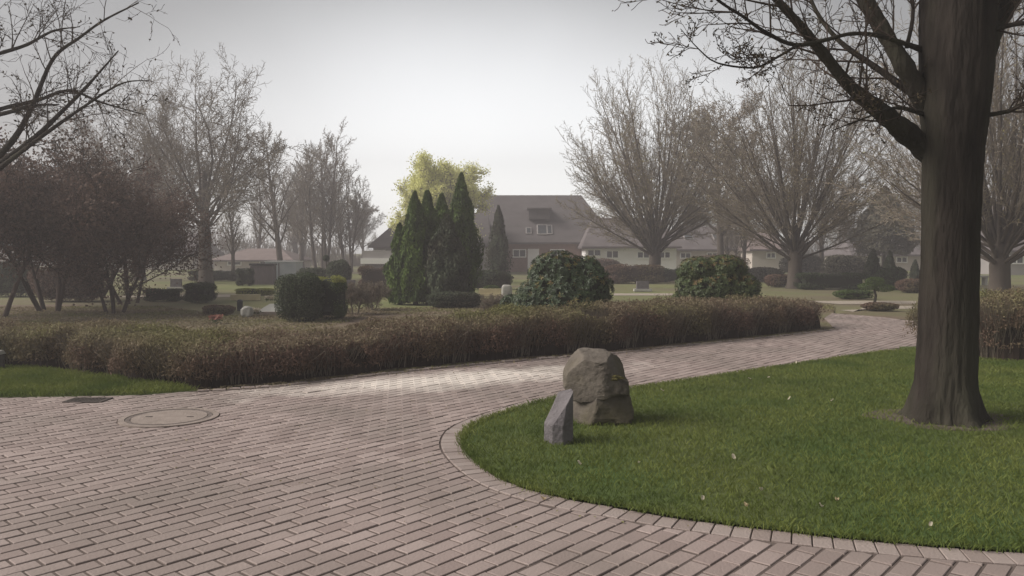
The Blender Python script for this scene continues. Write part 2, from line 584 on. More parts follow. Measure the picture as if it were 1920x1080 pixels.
def scatter(poly, n):
    poly = np.asarray(poly)
    lo, hi = poly.min(0), poly.max(0)
    out = []
    tot = 0
    while tot < n:
        p = rng.uniform(lo, hi, (n, 2))
        p = p[inside(p, poly)]
        out.append(p); tot += len(p)
    return np.concatenate(out)[:n]


ang_ = np.linspace(0, 2 * math.pi, 40)[:-1]
sheet('bare_soil', [(gp(1782, 793)[0] + (.62 + .1 * math.sin(3 * q) + .06 * math.sin(7 * q)) * math.cos(q), gp(1782, 793)[1] + .1 + (.6 + .1 * math.cos(2 * q)) * math.sin(q)) for q in ang_], .016, M['sand'])
vis = np.array(list(LAWN) + [(7.6, LAWN[-1][1]), (10.2, 13.6)])
near = scatter(vis, 210000)
near = near[(near[:, 0] < near[:, 1] * .68 + .6)]
TB = gp(1782, 793)
dtr = np.hypot(near[:, 0] - TB[0], near[:, 1] - TB[1] - .1)
near = near[dtr > .30 + .42 * rng.uniform(0, 1, len(near)) ** 1.6]
edge = resample(LAWN, .004)
edge = edge[(edge[:, 1] < 13)]
en = np.repeat(edge, 2, 0)
en = en + rng.normal(0, .024, en.shape)
blades('grass', np.concatenate([near, en]), .038, .0048, .9)
WP = np.array(list(WEDGE) + [gp(330, 722)[:2], gp(250, 712)[:2], gp(60, 690)[:2], gp(-160, 688)[:2]])
sheet('grass_verge', WP, -.001, M['lawn'])
blades('verge_grass', np.column_stack([scatter(WP, 26000), np.full(26000, -.003)]), .06, .006, .9)

# ------------------------------------------------------------------ hedges


def hedge(name, label, path, heights, thick, nleaf, ntwig, side, tip=True, seed=3):
    """path = front base line (world xy), side = unit sign of the back side"""
    r = np.random.default_rng(seed)
    C = resample(np.asarray(path), .1)
    n_, t_ = normals2(C)
    n_ = n_ * side
    hh = np.interp(np.linspace(0, 1, len(C)), np.linspace(0, 1, len(heights)), heights)
    o = thing(name, label, 'hedge', (C[len(C) // 2][0], C[len(C) // 2][1], 0))
    off = np.array([C[len(C) // 2][0], C[len(C) // 2][1], 0])
    L = len(C)

    def point(si, a, rad):
        """si float index; a in 0..1 round the section: front bottom > top > back bottom"""
        i = np.clip(si.astype(int), 0, L - 2)
        f = si - i
        p = C[i] * (1 - f)[:, None] + C[i + 1] * f[:, None]
        nn = n_[i]
        h = hh[i] * (1 + .06 * np.sin(si * .31) + .045 * np.sin(si * .83 + 1) + .03 * np.sin(si * 2.1))
        endt = np.clip(np.minimum(si, L - 1 - si) / 5, 0, 1) ** .5
        ang = math.pi * a
        cx = -np.cos(ang); sz = np.sin(ang)
        ex = np.sign(cx) * np.abs(cx) ** .55
        ez = np.abs(sz) ** .5
        x = thick / 2 + ex * thick / 2 * rad * (.85 + .15 * endt) * (1 + .12 * np.sin(si * .57 + 2))
        z = ez * h * rad * (.75 + .25 * endt)
        q = np.column_stack([p + nn * x[:, None], z])
        nr = np.column_stack([nn * (ex * .8)[:, None], ez])
        return q - off, nr, z / h

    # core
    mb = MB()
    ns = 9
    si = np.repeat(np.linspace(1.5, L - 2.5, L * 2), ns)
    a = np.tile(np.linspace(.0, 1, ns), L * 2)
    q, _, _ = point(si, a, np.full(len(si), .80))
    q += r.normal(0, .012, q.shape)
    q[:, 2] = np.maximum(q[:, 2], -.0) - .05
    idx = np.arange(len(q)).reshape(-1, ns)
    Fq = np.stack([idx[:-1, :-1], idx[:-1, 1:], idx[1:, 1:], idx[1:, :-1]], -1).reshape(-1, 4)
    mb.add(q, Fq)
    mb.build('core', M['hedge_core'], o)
    # leaves
    mb = MB()
    si = r.uniform(0, L - 1.01, nleaf)
    a = np.clip(r.uniform(.02, .98, nleaf), 0, 1)
    rad = .80 + .26 * r.uniform(0, 1, nleaf) ** .8
    q, nr, zr = point(si, a, rad)
    q += r.normal(0, .02, q.shape)
    q[:, 2] = np.maximum(q[:, 2], .02)
    clump = np.array([noise.noise(Vector((p[0] * 1.7, p[1] * 1.7, p[2] * 2.5 + seed))) for p in q[::1]])
    ok = clump > -.22 - .3 * zr
    q, nr, zr, clump = q[ok], nr[ok], zr[ok], clump[ok]
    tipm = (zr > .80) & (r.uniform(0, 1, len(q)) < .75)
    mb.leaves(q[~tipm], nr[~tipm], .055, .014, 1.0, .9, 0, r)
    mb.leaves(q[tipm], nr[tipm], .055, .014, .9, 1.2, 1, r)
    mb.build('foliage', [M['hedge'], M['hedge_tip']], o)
    # stems
    mb = MB()
    si = r.uniform(3.5, L - 4.5, ntwig)
    i = si.astype(int)
    lat = r.uniform(.05, .95, ntwig)
    b = np.column_stack([C[i] + n_[i] * (lat * thick)[:, None] * .8 + n_[i] * thick * .08, np.zeros(ntwig)]) - off
    b[:, :2] += r.normal(0, .03, (ntwig, 2))
    h = hh[i] * r.uniform(.7, 1.0, ntwig)
    ln = r.normal(0, .09, (ntwig, 2)) + n_[i] * ((lat - .5) * .35)[:, None]
    P = np.stack([b, b + np.column_stack([ln * .3, h * .4]), b + np.column_stack([ln * .75, h * .75]), b + np.column_stack([ln * 1.1 + r.normal(0, .03, (ntwig, 2)), h])], 1)
    rr = r.uniform(.0035, .008, ntwig)
    mb.tubes(P, rr[:, None] * np.array([1, .8, .55, .25]), 3)
    mb.build('stems', M['twig'], o)
    return o


left_front = [gp(*p)[:2] for p in [(-220, 690), (60, 692), (170, 706), (270, 722), (380, 727), (500, 721), (640, 706), (800, 688), (1000, 670), (1150, 658), (1300, 643), (1450, 628), (1562, 615)]]
hedge('hedge', 'long brown dormant hedge along the far side of the brick path', catmull(left_front, .1),
      [.52, .52, .52, .50, .48, .50, .60, .66, .68, .68, .66, .63, .58], 1.6, 190000, 20000, 1.0 if True else -1, seed=3)
right_front = [gp(*p)[:2] for p in [(1693, 652), (1760, 664), (1840, 676), (1930, 680), (2100, 684)]]
hedge('hedge', 'tall dark brown hedge behind the big trunk on the lawn', catmull(right_front, .1), [.86, .92, .92, .9], 1.3, 40000, 6000, 1.0, seed=8)

# ------------------------------------------------------------------ trees


def norm(v):
    return v / (np.linalg.norm(v) + 1e-9)


def grow(out, p, d, L, r, lev, S, r_):
    nseg = S['nseg'][lev]
    pts = [p]
    ds = [d]
    for i in range(nseg):
        d = norm(d + r_.normal(0, S['wander'][lev], 3) + np.array([0, 0, S['trop'][lev]]))
        p = p + d * L / nseg
        pts.append(p); ds.append(d)
    r1 = max(S['rmin'], r * S['taper'][lev])
    rad = np.linspace(r, r1, nseg + 1)
    out.append((lev, np.array(pts), rad))
    if lev + 1 >= S['levels']: return
    nb = S['n'][lev]
    nb = max(1, int(round(nb * r_.uniform(.8, 1.2))))
    az0 = r_.uniform(0, 6.28)
    for k in range(nb):
        t = S['start'][lev] + (1 - S['start'][lev]) * ((k + r_.uniform(.1, .9)) / nb)
        if k == nb - 1: t = 1.0 if S.get('endfork', True) else t
        x = t * nseg
        i = min(int(x), nseg - 1)
        q = pts[i] + (pts[i + 1] - pts[i]) * (x - i)
        dd = ds[i + 1]
        az = az0 + k * 2.4 + r_.normal(0, .4)
        ref = np.array([0, 0, 1.]) if abs(dd[2]) < .9 else np.array([1., 0, 0])
        uu = norm(np.cross(dd, ref)); vv = np.cross(dd, uu)
        ang = R(S['ang'][lev]) * r_.uniform(.6, 1.3)
        cd = norm(dd * math.cos(ang) + (uu * math.cos(az) + vv * math.sin(az)) * math.sin(ang))
        cl = L * S['lr'][lev] * r_.uniform(.7, 1.15) * (1 - S.get('apical', .35) * t)
        rq = r + (r1 - r) * t
        grow(out, q, cd, cl, max(S['rmin'], rq * S['rr'][lev]), lev + 1, S, r_)


def emit(out, S, buds=None, r_=None, split=2, mats=('bark2', 'twig', 'bud')):
    tm, cm = MB(), MB()
    groups = {}
    for lev, P, rad in out:
        groups.setdefault((lev, len(P)), []).append((P, rad))
    for (lev, n), L in groups.items():
        P = np.array([a for a, _ in L]); rr = np.array([b for _, b in L])
        sides = [9, 6, 4, 3, 3, 3, 3][lev]
        (tm if lev < split else cm).tubes(P, rr, sides)
    if buds:
        tips = np.concatenate([P[1:] for lev, P, rad in out if lev >= S['levels'] - buds.get('lev', 1)])
        k = r_.integers(0, len(tips), buds['n'])
        pt = tips[k] + r_.normal(0, buds['jit'], (buds['n'], 3))
        if 'keep' in buds:
            pt = pt[buds['keep'](pt)]
        cm.leaves(pt, np.zeros((len(pt), 3)), buds['L'], buds['W'], 1, 0, 1, r_)
    return (tm.mesh('trunk', M[mats[0]], True), cm.mesh('crown', [M[mats[1]], M[mats[2]]]))


VASE = dict(levels=5, nseg=[3, 8, 5, 4, 3], wander=[.02, .045, .07, .10, .14], trop=[.0, .022, .03, .03, .02], taper=[.8, .16, .3, .4, .5],
            n=[0, 12, 7, 5], start=[.8, .18, .12, .12], ang=[0, 24, 30, 36], lr=[1, .42, .46, .50], rr=[.5, .42, .5, .6], rmin=.0085, apical=.45)


def vase_tree(H, spread, fork, trunk_r, nl, seed, buds=None, mats=('bark2', 'twig', 'bud'), lean=66, S=None):
    """vase shaped bare tree with many limbs fanning from a low fork"""
    r_ = np.random.default_rng(seed)
    S = S or VASE
    out = []
    trunk = np.array([(0, 0, -.1), (.02, 0, .25), (0, .02, fork * .55), (0, 0, fork * .85), (.03, 0, fork * 1.25), (.05, .02, fork * 2.0)])
    out.append((0, trunk, np.array([1.35, 1.06, .92, .92, .62, .36]) * trunk_r))
    for k in range(nl):
        fr = (k + .5) / nl
        th = R(lean) * fr ** .62 * r_.uniform(.9, 1.1)
        az = k * 2.399963 + r_.normal(0, .25)
        zc, az_, bz = H * .50, H * .50, spread
        dz0 = fork - zc
        qa = (math.sin(th) / bz) ** 2 + (math.cos(th) / az_) ** 2
        qb = 2 * dz0 * math.cos(th) / az_ ** 2
        qc = (dz0 / az_) ** 2 - 1
        Lk = (-qb + math.sqrt(qb * qb - 4 * qa * qc)) / (2 * qa)
        Lk *= r_.uniform(.80, .93)
        d = np.array([math.sin(th) * math.cos(az), math.sin(th) * math.sin(az), math.cos(th)])
        z0 = fork * r_.uniform(.75, 1.3)
        grow(out, np.array([0, 0, z0]), d, Lk * .97, trunk_r * r_.uniform(.14, .24) * (1.15 - .25 * fr), 1, S, r_)
    return emit(out, S, buds, r_, mats=mats)


SPR = dict(levels=5, nseg=[3, 8, 5, 4, 3], wander=[.02, .085, .12, .15, .18], trop=[.0, .02, .02, .02, .0], taper=[.8, .16, .3, .4, .5],
           n=[0, 14, 9, 6], start=[.8, .22, .12, .1], ang=[0, 40, 42, 45], lr=[1, .44, .48, .5], rr=[.5, .42, .5, .6], rmin=.009, apical=.4)
OAK = dict(levels=5, nseg=[8, 7, 5, 4, 3], wander=[.025, .10, .14, .18, .2], trop=[.03, .05, .04, .03, .02], taper=[.25, .22, .3, .4, .5],
           n=[17, 13, 10, 7], start=[.24, .2, .12, .1], ang=[56, 44, 44, 48], lr=[.62, .50, .50, .5], rr=[.5, .5, .55, .6], rmin=.011, apical=.5)
UPR = dict(levels=4, nseg=[8, 5, 4, 3], wander=[.035, .08, .14, .18], trop=[.03, .07, .05, .03], taper=[.15, .25, .35, .5],
           n=[28, 11, 8], start=[.2, .1, .1], ang=[40, 38, 44], lr=[.42, .46, .5], rr=[.38, .5, .6], rmin=.012, apical=.55)
SHRUB = dict(levels=5, nseg=[4, 5, 4, 3, 3], wander=[.05, .12, .15, .2, .2], trop=[.03, .04, .02, .0, 0], taper=[.6, .3, .35, .5, .5],
             n=[7, 8, 6, 5], start=[.35, .2, .15, .15], ang=[38, 42, 42, 45], lr=[.95, .55, .5, .5], rr=[.6, .5, .55, .6], rmin=.005, apical=.3)


def gen_tree(S, L0, r0, seed, stems=1, stem_ang=0, buds=None, mats=('bark2', 'twig', 'bud'), split=2, spread=0):
    r_ = np.random.default_rng(seed)
    out = []
    for k in range(stems):
        az = k * 2.4 + r_.uniform(0, 1)
        th = R(stem_ang) * r_.uniform(.6, 1.2) if stems > 1 else R(stem_ang)
        d = norm(np.array([math.sin(th) * math.cos(az), math.sin(th) * math.sin(az), math.cos(th)]))
        b = np.array([spread * math.cos(az), spread * math.sin(az), -.08])
        grow(out, b, d, L0 * r_.uniform(.85, 1.05), r0 * r_.uniform(.8, 1.1), 0, S, r_)
        # root flare
        out.append((0, np.array([b, b + d * .12, b + d * .35, b + d * .7]), np.array([1.5, 1.2, 1.02, .9]) * r0))
    return emit(out, S, buds, r_, split, mats)


def place_tree(name, label, meshes, px, Y, base_py=None, rz=0, s=1.0, group=None, cat='tree', sz=None):
    x = PX(px, Y)
    o = thing(name, label, cat, (x, Y, 0), rz, group, (s, s, sz or s))
    link('trunk', meshes[0], o)
    link('crown', meshes[1], o)
    return o


GV = 'bare vase-shaped trees on the far lawn'
vm = vase_tree(13.2, 6.7, 1.75, .40, 50, 5, dict(n=16000, L=.075, W=.045, jit=.07))
place_tree('vase_tree', 'large bare vase-shaped tree right of the dark tiled house', vm, 1228, 47, group=GV, rz=1.5, s=.95)
vm2 = vase_tree(13.8, 6.3, 1.7, .40, 46, 17, dict(n=9000, L=.06, W=.04, jit=.06))
place_tree('vase_tree', 'bare vase-shaped tree behind the right end of the long hedge', vm2, 1491, 37, group=GV, rz=2.0, s=.86)
place_tree('vase_tree', 'dark bare tree half hidden behind the big foreground trunk', vm2, 1874, 26, group=GV, rz=4.1, s=.84)
om = gen_tree(OAK, 9.6, .30, 23, buds=dict(n=9000, L=.10, W=.07, jit=.15), mats=('bark2', 'twig', 'olive'))
place_tree('budding_tree', 'olive brown budding tree between the two vase-shaped trees', om, 1352, 58, rz=1.0, s=1.12)

t1 = vase_tree(12.4, 4.9, 3.0, .36, 17, 31, dict(n=1500, L=.06, W=.04, jit=.05), lean=62, S=SPR)
place_tree('bare_tree', 'tall bare spreading tree left of the pale shed', t1, 385, 43, rz=.6)
t2 = vase_tree(12.6, 5.2, 3.2, .30, 16, 37, dict(n=4000, L=.08, W=.05, jit=.2), mats=('bark2', 'twig', 'olive'), lean=60, S=SPR)
place_tree('bare_tree', 'thick bare tree rising behind the copper-leaved small trees', t2, 262, 48, rz=.2)
up = gen_tree(UPR, 11.5, .17, 41, stems=4, stem_ang=7, buds=dict(n=1500, L=.08, W=.05, jit=.1), spread=.5)
GU = 'hazy upright trees left of the thujas'
place_tree('upright_tree', 'pale multi-stemmed upright tree, tallest behind the clipped dark bush', up, 604, 66, rz=.3, s=.92, group=GU)
place_tree('upright_tree', 'hazy upright tree just left of the white-edged low house wing', up, 655, 70, rz=2.2, s=.72, group=GU)
up2 = gen_tree(UPR, 11.0, .30, 47, buds=dict(n=1500, L=.08, W=.05, jit=.1))
place_tree('upright_tree', 'hazy upright tree behind the pale blue shed', up2, 527, 62, rz=.3, s=.92, group=GU)
place_tree('upright_tree', 'hazy upright tree between the pale multi-stemmed tree and the pale blue shed', up2, 566, 74, rz=4.4, s=.9, group=GU)
place_tree('upright_tree', 'slim dark upright tree right of the tall spreading bare tree', up2, 437, 56, rz=1.3, s=.55, group=GU)
place_tree('upright_tree', 'hazy slim tree behind the left edge of the pale shed', up2, 482, 78, rz=2.3, s=.8, group=GU)
GF = 'hazy thin trees behind the right-hand bushes'
place_tree('slim_tree', 'thin straight hazy trunk just left of the right vase-shaped tree', up2, 1394, 60, rz=.9, s=.62, group=GF)
place_tree('slim_tree', 'thin leaning hazy tree above the flat-topped rhododendron', up, 1376, 66, rz=1.5, s=.6, group=GF)
place_tree('slim_tree', 'hazy slim tree right of the right vase-shaped tree', up2, 1541, 62, rz=4, s=.72, group=GF)
place_tree('slim_tree', 'faint slim tree beside the grey conical evergreen', up, 1585, 84, rz=.1, s=.8, group=GF)
GB = 'faint bare trees on the skyline'
sky_lab = ['faint bare skyline tree above the low house with the faded red roof', 'faint bare skyline tree at the left behind the copper-leaved trees',
           'faint bare skyline tree behind the pale gable at the right', 'faint bare skyline tree behind the dark conical evergreen',
           'faint bare skyline tree behind the white house', 'faint bare skyline tree far left beyond the bed', 'faint bare skyline tree right of the foreground trunk',
           'faint bare skyline tree beside the left slope of the house roof']
for (px, Y, s, rz), lb, me in zip([(560, 95, 1.0, 1), (150, 90, 1.05, 2), (1440, 100, .95, 3), (1700, 95, 1.0, .5), (1300, 110, 1.0, 4), (30, 80, 1.0, 5), (1925, 70, 1.0, 1.7), (680, 100, .75, 2.9)],
                                  sky_lab, [up, t1, om, t1, t1, t2, om, om]):
    place_tree('skyline_tree', lb, me, px, Y, rz=rz, s=s, group=GB)

# yellow-green tree
ym = gen_tree(dict(OAK, lr=[.85, .5, .48, .5], start=[.3, .2, .12, .1], ang=[58, 42, 42, 45]), 6.2, .22, 53, buds=dict(n=48000, L=.13, W=.10, jit=.22, lev=2), mats=('bark2', 'twig', 'yellow'))
place_tree('yellow_tree', 'bright yellow-green young-leaved tree behind the dark thujas', ym, 822, 62, rz=.5, s=1.08)

# far wood on the skyline: one hazy mass of twigs
rw = np.random.default_rng(91)
n = 26000
wx = rw.uniform(-105, 85, n)
top_ = 3.6 + 1.6 * np.sin(wx * .13 + 1) + 1.1 * np.sin(wx * .41) + .8 * np.sin(wx * 1.1 + 2)
wz = top_ * rw.uniform(0, 1, n) ** .75
b = np.column_stack([wx, rw.uniform(100, 112, n), np.maximum(wz - .8, -.05)])
d = rw.normal(0, .28, (n, 3)); d[:, 2] = rw.uniform(.7, 1.5, n)
mb = MB()
mb.tubes(np.stack([b, b + d * .55, b + d + rw.normal(0, .08, (n, 3))], 1), np.array([[.035, .026, .012]]) * rw.uniform(.7, 1.5, (n, 1)), 3)
tag(mb.build('far_wood', M['twig']), kind='stuff')
# copper-leaved small trees at the left
GC = 'copper-leaved small trees in the left bed'
cm_ = gen_tree(SHRUB, 2.0, .036, 61, stems=3, stem_ang=16, spread=.18, buds=dict(n=15000, L=.055, W=.04, jit=.13, lev=2), mats=('twig_dark', 'twig_dark', 'copper'))
cm2 = gen_tree(SHRUB, 2.1, .038, 67, stems=4, stem_ang=24, spread=.25, buds=dict(n=18000, L=.055, W=.04, jit=.13, lev=2), mats=('twig_dark', 'twig_dark', 'copper'))
for px, Y, s, rz, me, lb in [(212, 21.5, 1.15, .3, cm_, 'copper-leaved small tree with forked stems nearest the clipped balls'),
                             (245, 26, 1.15, 1.9, cm2, 'copper-leaved small tree in front of the tall spreading bare tree'),
                             (100, 22.5, 1.45, 2.4, cm2, 'copper-leaved small tree second from the left frame edge'),
                             (-20, 20, 1.5, 4.0, cm_, 'dark copper-leaved tree cut by the left frame edge'),
                             (165, 29, 1.6, 5.0, cm2, 'copper-leaved tree at the back of the left bed')]:
    place_tree('copper_tree', lb, me, px, Y, rz=rz, s=s, group=GC)

# grey conical evergreen, far right
mb = MB(); tr = MB()
n = 16000
hz_ = rng.uniform(0, 1, n) ** .8
a = rng.uniform(0, 6.283, n)
rad = np.where(hz_ < .28, 1.75 + hz_ * 1.4, 2.14 * (1 - (hz_ - .28) / .72) ** .85) * (1 + .12 * np.sin(a * 5) + .1 * np.sin(hz_ * 21 + a * 3)) * rng.uniform(.75, 1.04, n)
pts = np.column_stack([rad * np.cos(a), rad * np.sin(a), 1.5 + hz_ * 4.9])
mb.leaves(pts, np.column_stack([np.cos(a), np.sin(a), np.full(n, .4)]), .26, .12, .7, -.3)
tr.tube([(0, 0, -.1), (0, 0, 1), (0, 0, 4), (0, 0, 6)], [.16, .13, .09, .03], 7)
o = thing('conical_tree', 'grey hazy evergreen with a flat-bottomed cone crown left of the big trunk', 'tree', (PX(1657, 58), 58, 0))
tr.build('trunk', M['bark2'], o); mb.build('crown', M['far_ever'], o)

# ------------------------------------------------------------------ big foreground tree
T0 = gp(1782, 793); TY = T0[1] + .1
o = thing('park_tree', 'big dark-trunked tree standing on the near lawn at the right', 'tree', (T0[0], TY, 0))
off = np.array([T0[0], TY, 0])
tm, cm = MB(), MB()


def trunk_mesh(mb, pts, rad, sides=90, rings=260):
    pts = np.array(pts); rad = np.array(rad)
    t = np.linspace(0, 1, rings)
    s = np.linspace(0, 1, len(pts))
    zc = np.concatenate([[0], np.cumsum(np.linalg.norm(np.diff(pts, axis=0), axis=1))]); zc /= zc[-1]
    V = []
    for k in range(rings):
        c = np.array([np.interp(t[k], zc, pts[:, i]) for i in range(3)])
        rr = np.interp(t[k], zc, rad)
        for i in range(sides):
            a = i * 2 * math.pi / sides
            fl = max(0, 1 - (c[2]) / .55)
            q = 1 + .30 * fl ** 2 * max(0, math.cos(a * 5 + .6)) + .025 * noise.noise(Vector((math.cos(a) * 3, math.sin(a) * 3, c[2] * .8)))
            q += .035 * noise.noise(Vector((math.cos(a) * 9, math.sin(a) * 9, c[2] * 1.6))) + .055 * (.5 - abs(noise.noise(Vector((math.cos(a) * 11, math.sin(a) * 11, c[2] * 2.2))))) + .045 * (.4 - abs(noise.noise(Vector((math.cos(a) * 21 + 7, math.sin(a) * 21, c[2] * 4.5)))))
            V.append(c + np.array([math.cos(a), math.sin(a), 0]) * rr * q)
    idx = np.arange(rings * sides).reshape(rings, sides)
    Fq = np.stack([idx[:-1], np.roll(idx[:-1], -1, 1), np.roll(idx[1:], -1, 1), idx[1:]], -1).reshape(-1, 4)
    mb.add(V, Fq)


trunk_mesh(tm, [(0, 0, -.05), (0, 0, .08), (0, 0, .35), (.01, 0, .9), (.01, 0, 1.8), (.02, 0, 2.6), (.04, .02, 3.2), (.06, .05, 4.2), (.0, .1, 6.0), (.1, .2, 8.5)],
           [.36, .30, .262, .248, .238, .255, .305, .325, .22, .08])
LIMB = dict(levels=3, nseg=[4, 4, 3], wander=[.1, .14, .18], trop=[.02, .03, .02], taper=[.3, .4, .5], n=[5, 4], start=[.15, .15], ang=[45, 45], lr=[.55, .5], rr=[.55, .6],
            rmin=.003, apical=.3)
rt = np.random.default_rng(77)
twigs = []


def limb(pp, rads, ntw, tl):
    C = catmull([at(*p) - off for p in pp], .06)
    d = np.linspace(0, 1, len(C))
    rr = np.interp(d, np.linspace(0, 1, len(rads)), rads)
    rr = rr * (1 + .05 * rt.normal(0, 1, len(rr)))
    tm.tube(C, rr, 10)
    for k in range(ntw):
        i = int(rt.uniform(.22, 1) * (len(C) - 2))
        dd = norm(C[i + 1] - C[i])
        sd = norm(rt.normal(0, 1, 3)); sd = norm(sd - dd * (sd @ dd))
        cd = norm(dd * .7 + sd * .7 + np.array([0, 0, .15]))
        grow(twigs, C[i], cd, tl * rt.uniform(.5, 1.2), min(rr[i] * .5, .012), 0, LIMB, rt)


Y = TY
limb([(1795, 345, Y + .14), (1768, 310, Y + .14), (1738, 283, Y + .12), (1712, 260, Y + .07), (1655, 212, Y - .15), (1592, 160, Y - .3), (1540, 96, Y - .4), (1495, 42, Y - .5), (1440, -20, Y - .6), (1370, -110, Y - .8)], [.10, .115, .105, .088, .065, .05, .042, .035, .03, .02], 16, .8)
limb([(1785, 300, Y + .12), (1765, 250, Y + .12), (1735, 195, Y + .08), (1690, 115, Y), (1650, 48, Y + .05), (1605, -30, Y + .1), (1530, -160, Y + .2)], [.11, .11, .088, .075, .072, .065, .05], 9, .8)
limb([(1775, 222, Y + .14), (1742, 198, Y + .16), (1700, 168, Y + .2), (1640, 125, Y + .3), (1575, 78, Y + .4), (1530, 20, Y + .5), (1500, -60, Y + .6)], [.05, .04, .032, .027, .022, .018, .012], 11, .7)
limb([(1785, 122, Y + .12), (1735, 96, Y + .08), (1672, 74, Y - .15), (1630, 64, Y - .4), (1590, 64, Y - .5), (1552, 74, Y - .55), (1490, 84, Y - .6), (1435, 60, Y - .7), (1392, 30, Y - .75), (1346, 0, Y - .8), (1300, -50, Y - .9)], [.04, .03, .022, .02, .018, .018, .02, .017, .014, .012, .008], 15, .6)
limb([(1500, 82, Y - .6), (1447, 113, Y - .65), (1412, 127, Y - .7), (1345, 118, Y - .75), (1310, 92, Y - .8), (1276, 54, Y - .85)], [.013, .011, .010, .008, .006, .003], 16, .3)
limb([(1700, 90, Y + .1), (1712, 20, Y + .1), (1700, -80, Y + .2)], [.02, .017, .01], 8, .5)
limb([(1775, 228, Y + .1), (1735, 215, Y + .05), (1680, 202, Y - .25), (1620, 222, Y - .6), (1560, 245, Y - .8)], [.03, .022, .012, .009, .004], 10, .5)
limb([(1820, 90, Y), (1856, 62, Y - .1), (1900, 46, Y - .2), (1990, 40, Y - .4)], [.03, .024, .02, .012], 8, .6)
limb([(1830, 240, Y), (1850, 216, Y - .1), (1890, 209, Y - .2), (1960, 170, Y - .3)], [.03, .022, .018, .012], 8, .5)
limb([(1830, 160, Y), (1860, 60, Y + .1), (1930, -60, Y + .2), (2020, -200, Y + .3)], [.11, .10, .09, .06], 14, .8)
limb([(1800, 80, Y), (1790, -40, Y + .2), (1740, -220, Y + .5)], [.14, .12, .07], 14, .9)
for lev in range(3):
    for npt in (4, 5):
        g = [(P, r_) for l, P, r_ in twigs if l == lev and len(P) == npt]
        if g: cm.tubes(np.array([a for a, _ in g]), np.array([b for _, b in g]), 4 if lev == 0 else 3)
tips = np.concatenate([P[1:] for l, P, _ in twigs if l >= 1])
k = rt.integers(0, len(tips), 2600)
cm.leaves(tips[k] + rt.normal(0, .012, (2600, 3)), np.zeros((2600, 3)), .030, .018, 1, .4, 1, rt)
tm.build('trunk', M['bark'], o, True); cm.build('crown', [M['twig_dark'], M['bud_dark']], o)

# ------------------------------------------------------------------ tree whose branches reach in at the left
BY = 13.0
bx = PX(-60, BY)
off = np.array([bx, BY, 0])
o = thing('branching_tree', 'bare tree at the left frame edge, its long branches crossing the sky', 'tree', (bx, BY, 0))
tm, cm = MB(), MB()
twigs = []
b0 = at(-40, 330, BY) - off
tm.tube([(0, 0, -.1), (0, 0, .5), (.02, 0, 1.2), b0 * np.array([.5, 1, .8]), b0], [.17, .14, .13, .12, .11], 12)
limb([(-40, 330, BY), (25, 262, BY), (62, 195, BY), (100, 110, BY), (150, 70, BY - .2), (195, 38, BY - .3), (260, 5, BY - .4)], [.06, .05, .04, .032, .025, .018, .01], 12, 1.0)
limb([(-40, 335, BY), (60, 262, BY - .3), (110, 215, BY - .4), (160, 165, BY - .5), (222, 95, BY - .6)], [.06, .045, .036, .026, .008], 9, .9)
limb([(-20, 330, BY), (70, 262, BY - .7), (150, 205, BY - .8), (225, 158, BY - .9), (280, 150, BY - 1)], [.05, .035, .027, .018, .006], 9, .8)
limb([(-60, 230, BY), (0, 205, BY + .2), (70, 188, BY + .3), (130, 170, BY + .4), (190, 192, BY + .5), (270, 215, BY + .6)], [.05, .035, .03, .024, .016, .006], 12, .8)
limb([(-60, 225, BY), (10, 212, BY - .2), (60, 198, BY - .3), (110, 196, BY - .4)], [.05, .036, .026, .01], 8, .7)
limb([(-60, 120, BY), (0, 100, BY), (50, 84, BY), (100, 58, BY), (150, 50, BY)], [.04, .03, .026, .018, .006], 9, .8)
limb([(-40, 330, BY), (-60, 230, BY), (-60, 100, BY), (-50, -60, BY)], [.09, .08, .06, .04], 6, .9)
for lev in range(3):
    for npt in (4, 5):
        g = [(P, r_) for l, P, r_ in twigs if l == lev and len(P) == npt]
        if g: cm.tubes(np.array([a for a, _ in g]), np.array([b for _, b in g]), 3)
tips = np.concatenate([P[1:] for l, P, _ in twigs if l >= 1])
k = rt.integers(0, len(tips), 900)
cm.leaves(tips[k], np.zeros((900, 3)), .05, .03, 1, .4, 1, rt)
tm.build('trunk', M['bark'], o, True); cm.build('crown', [M['twig_dark'], M['bud_dark']], o)

# ------------------------------------------------------------------ evergreens and shrubs


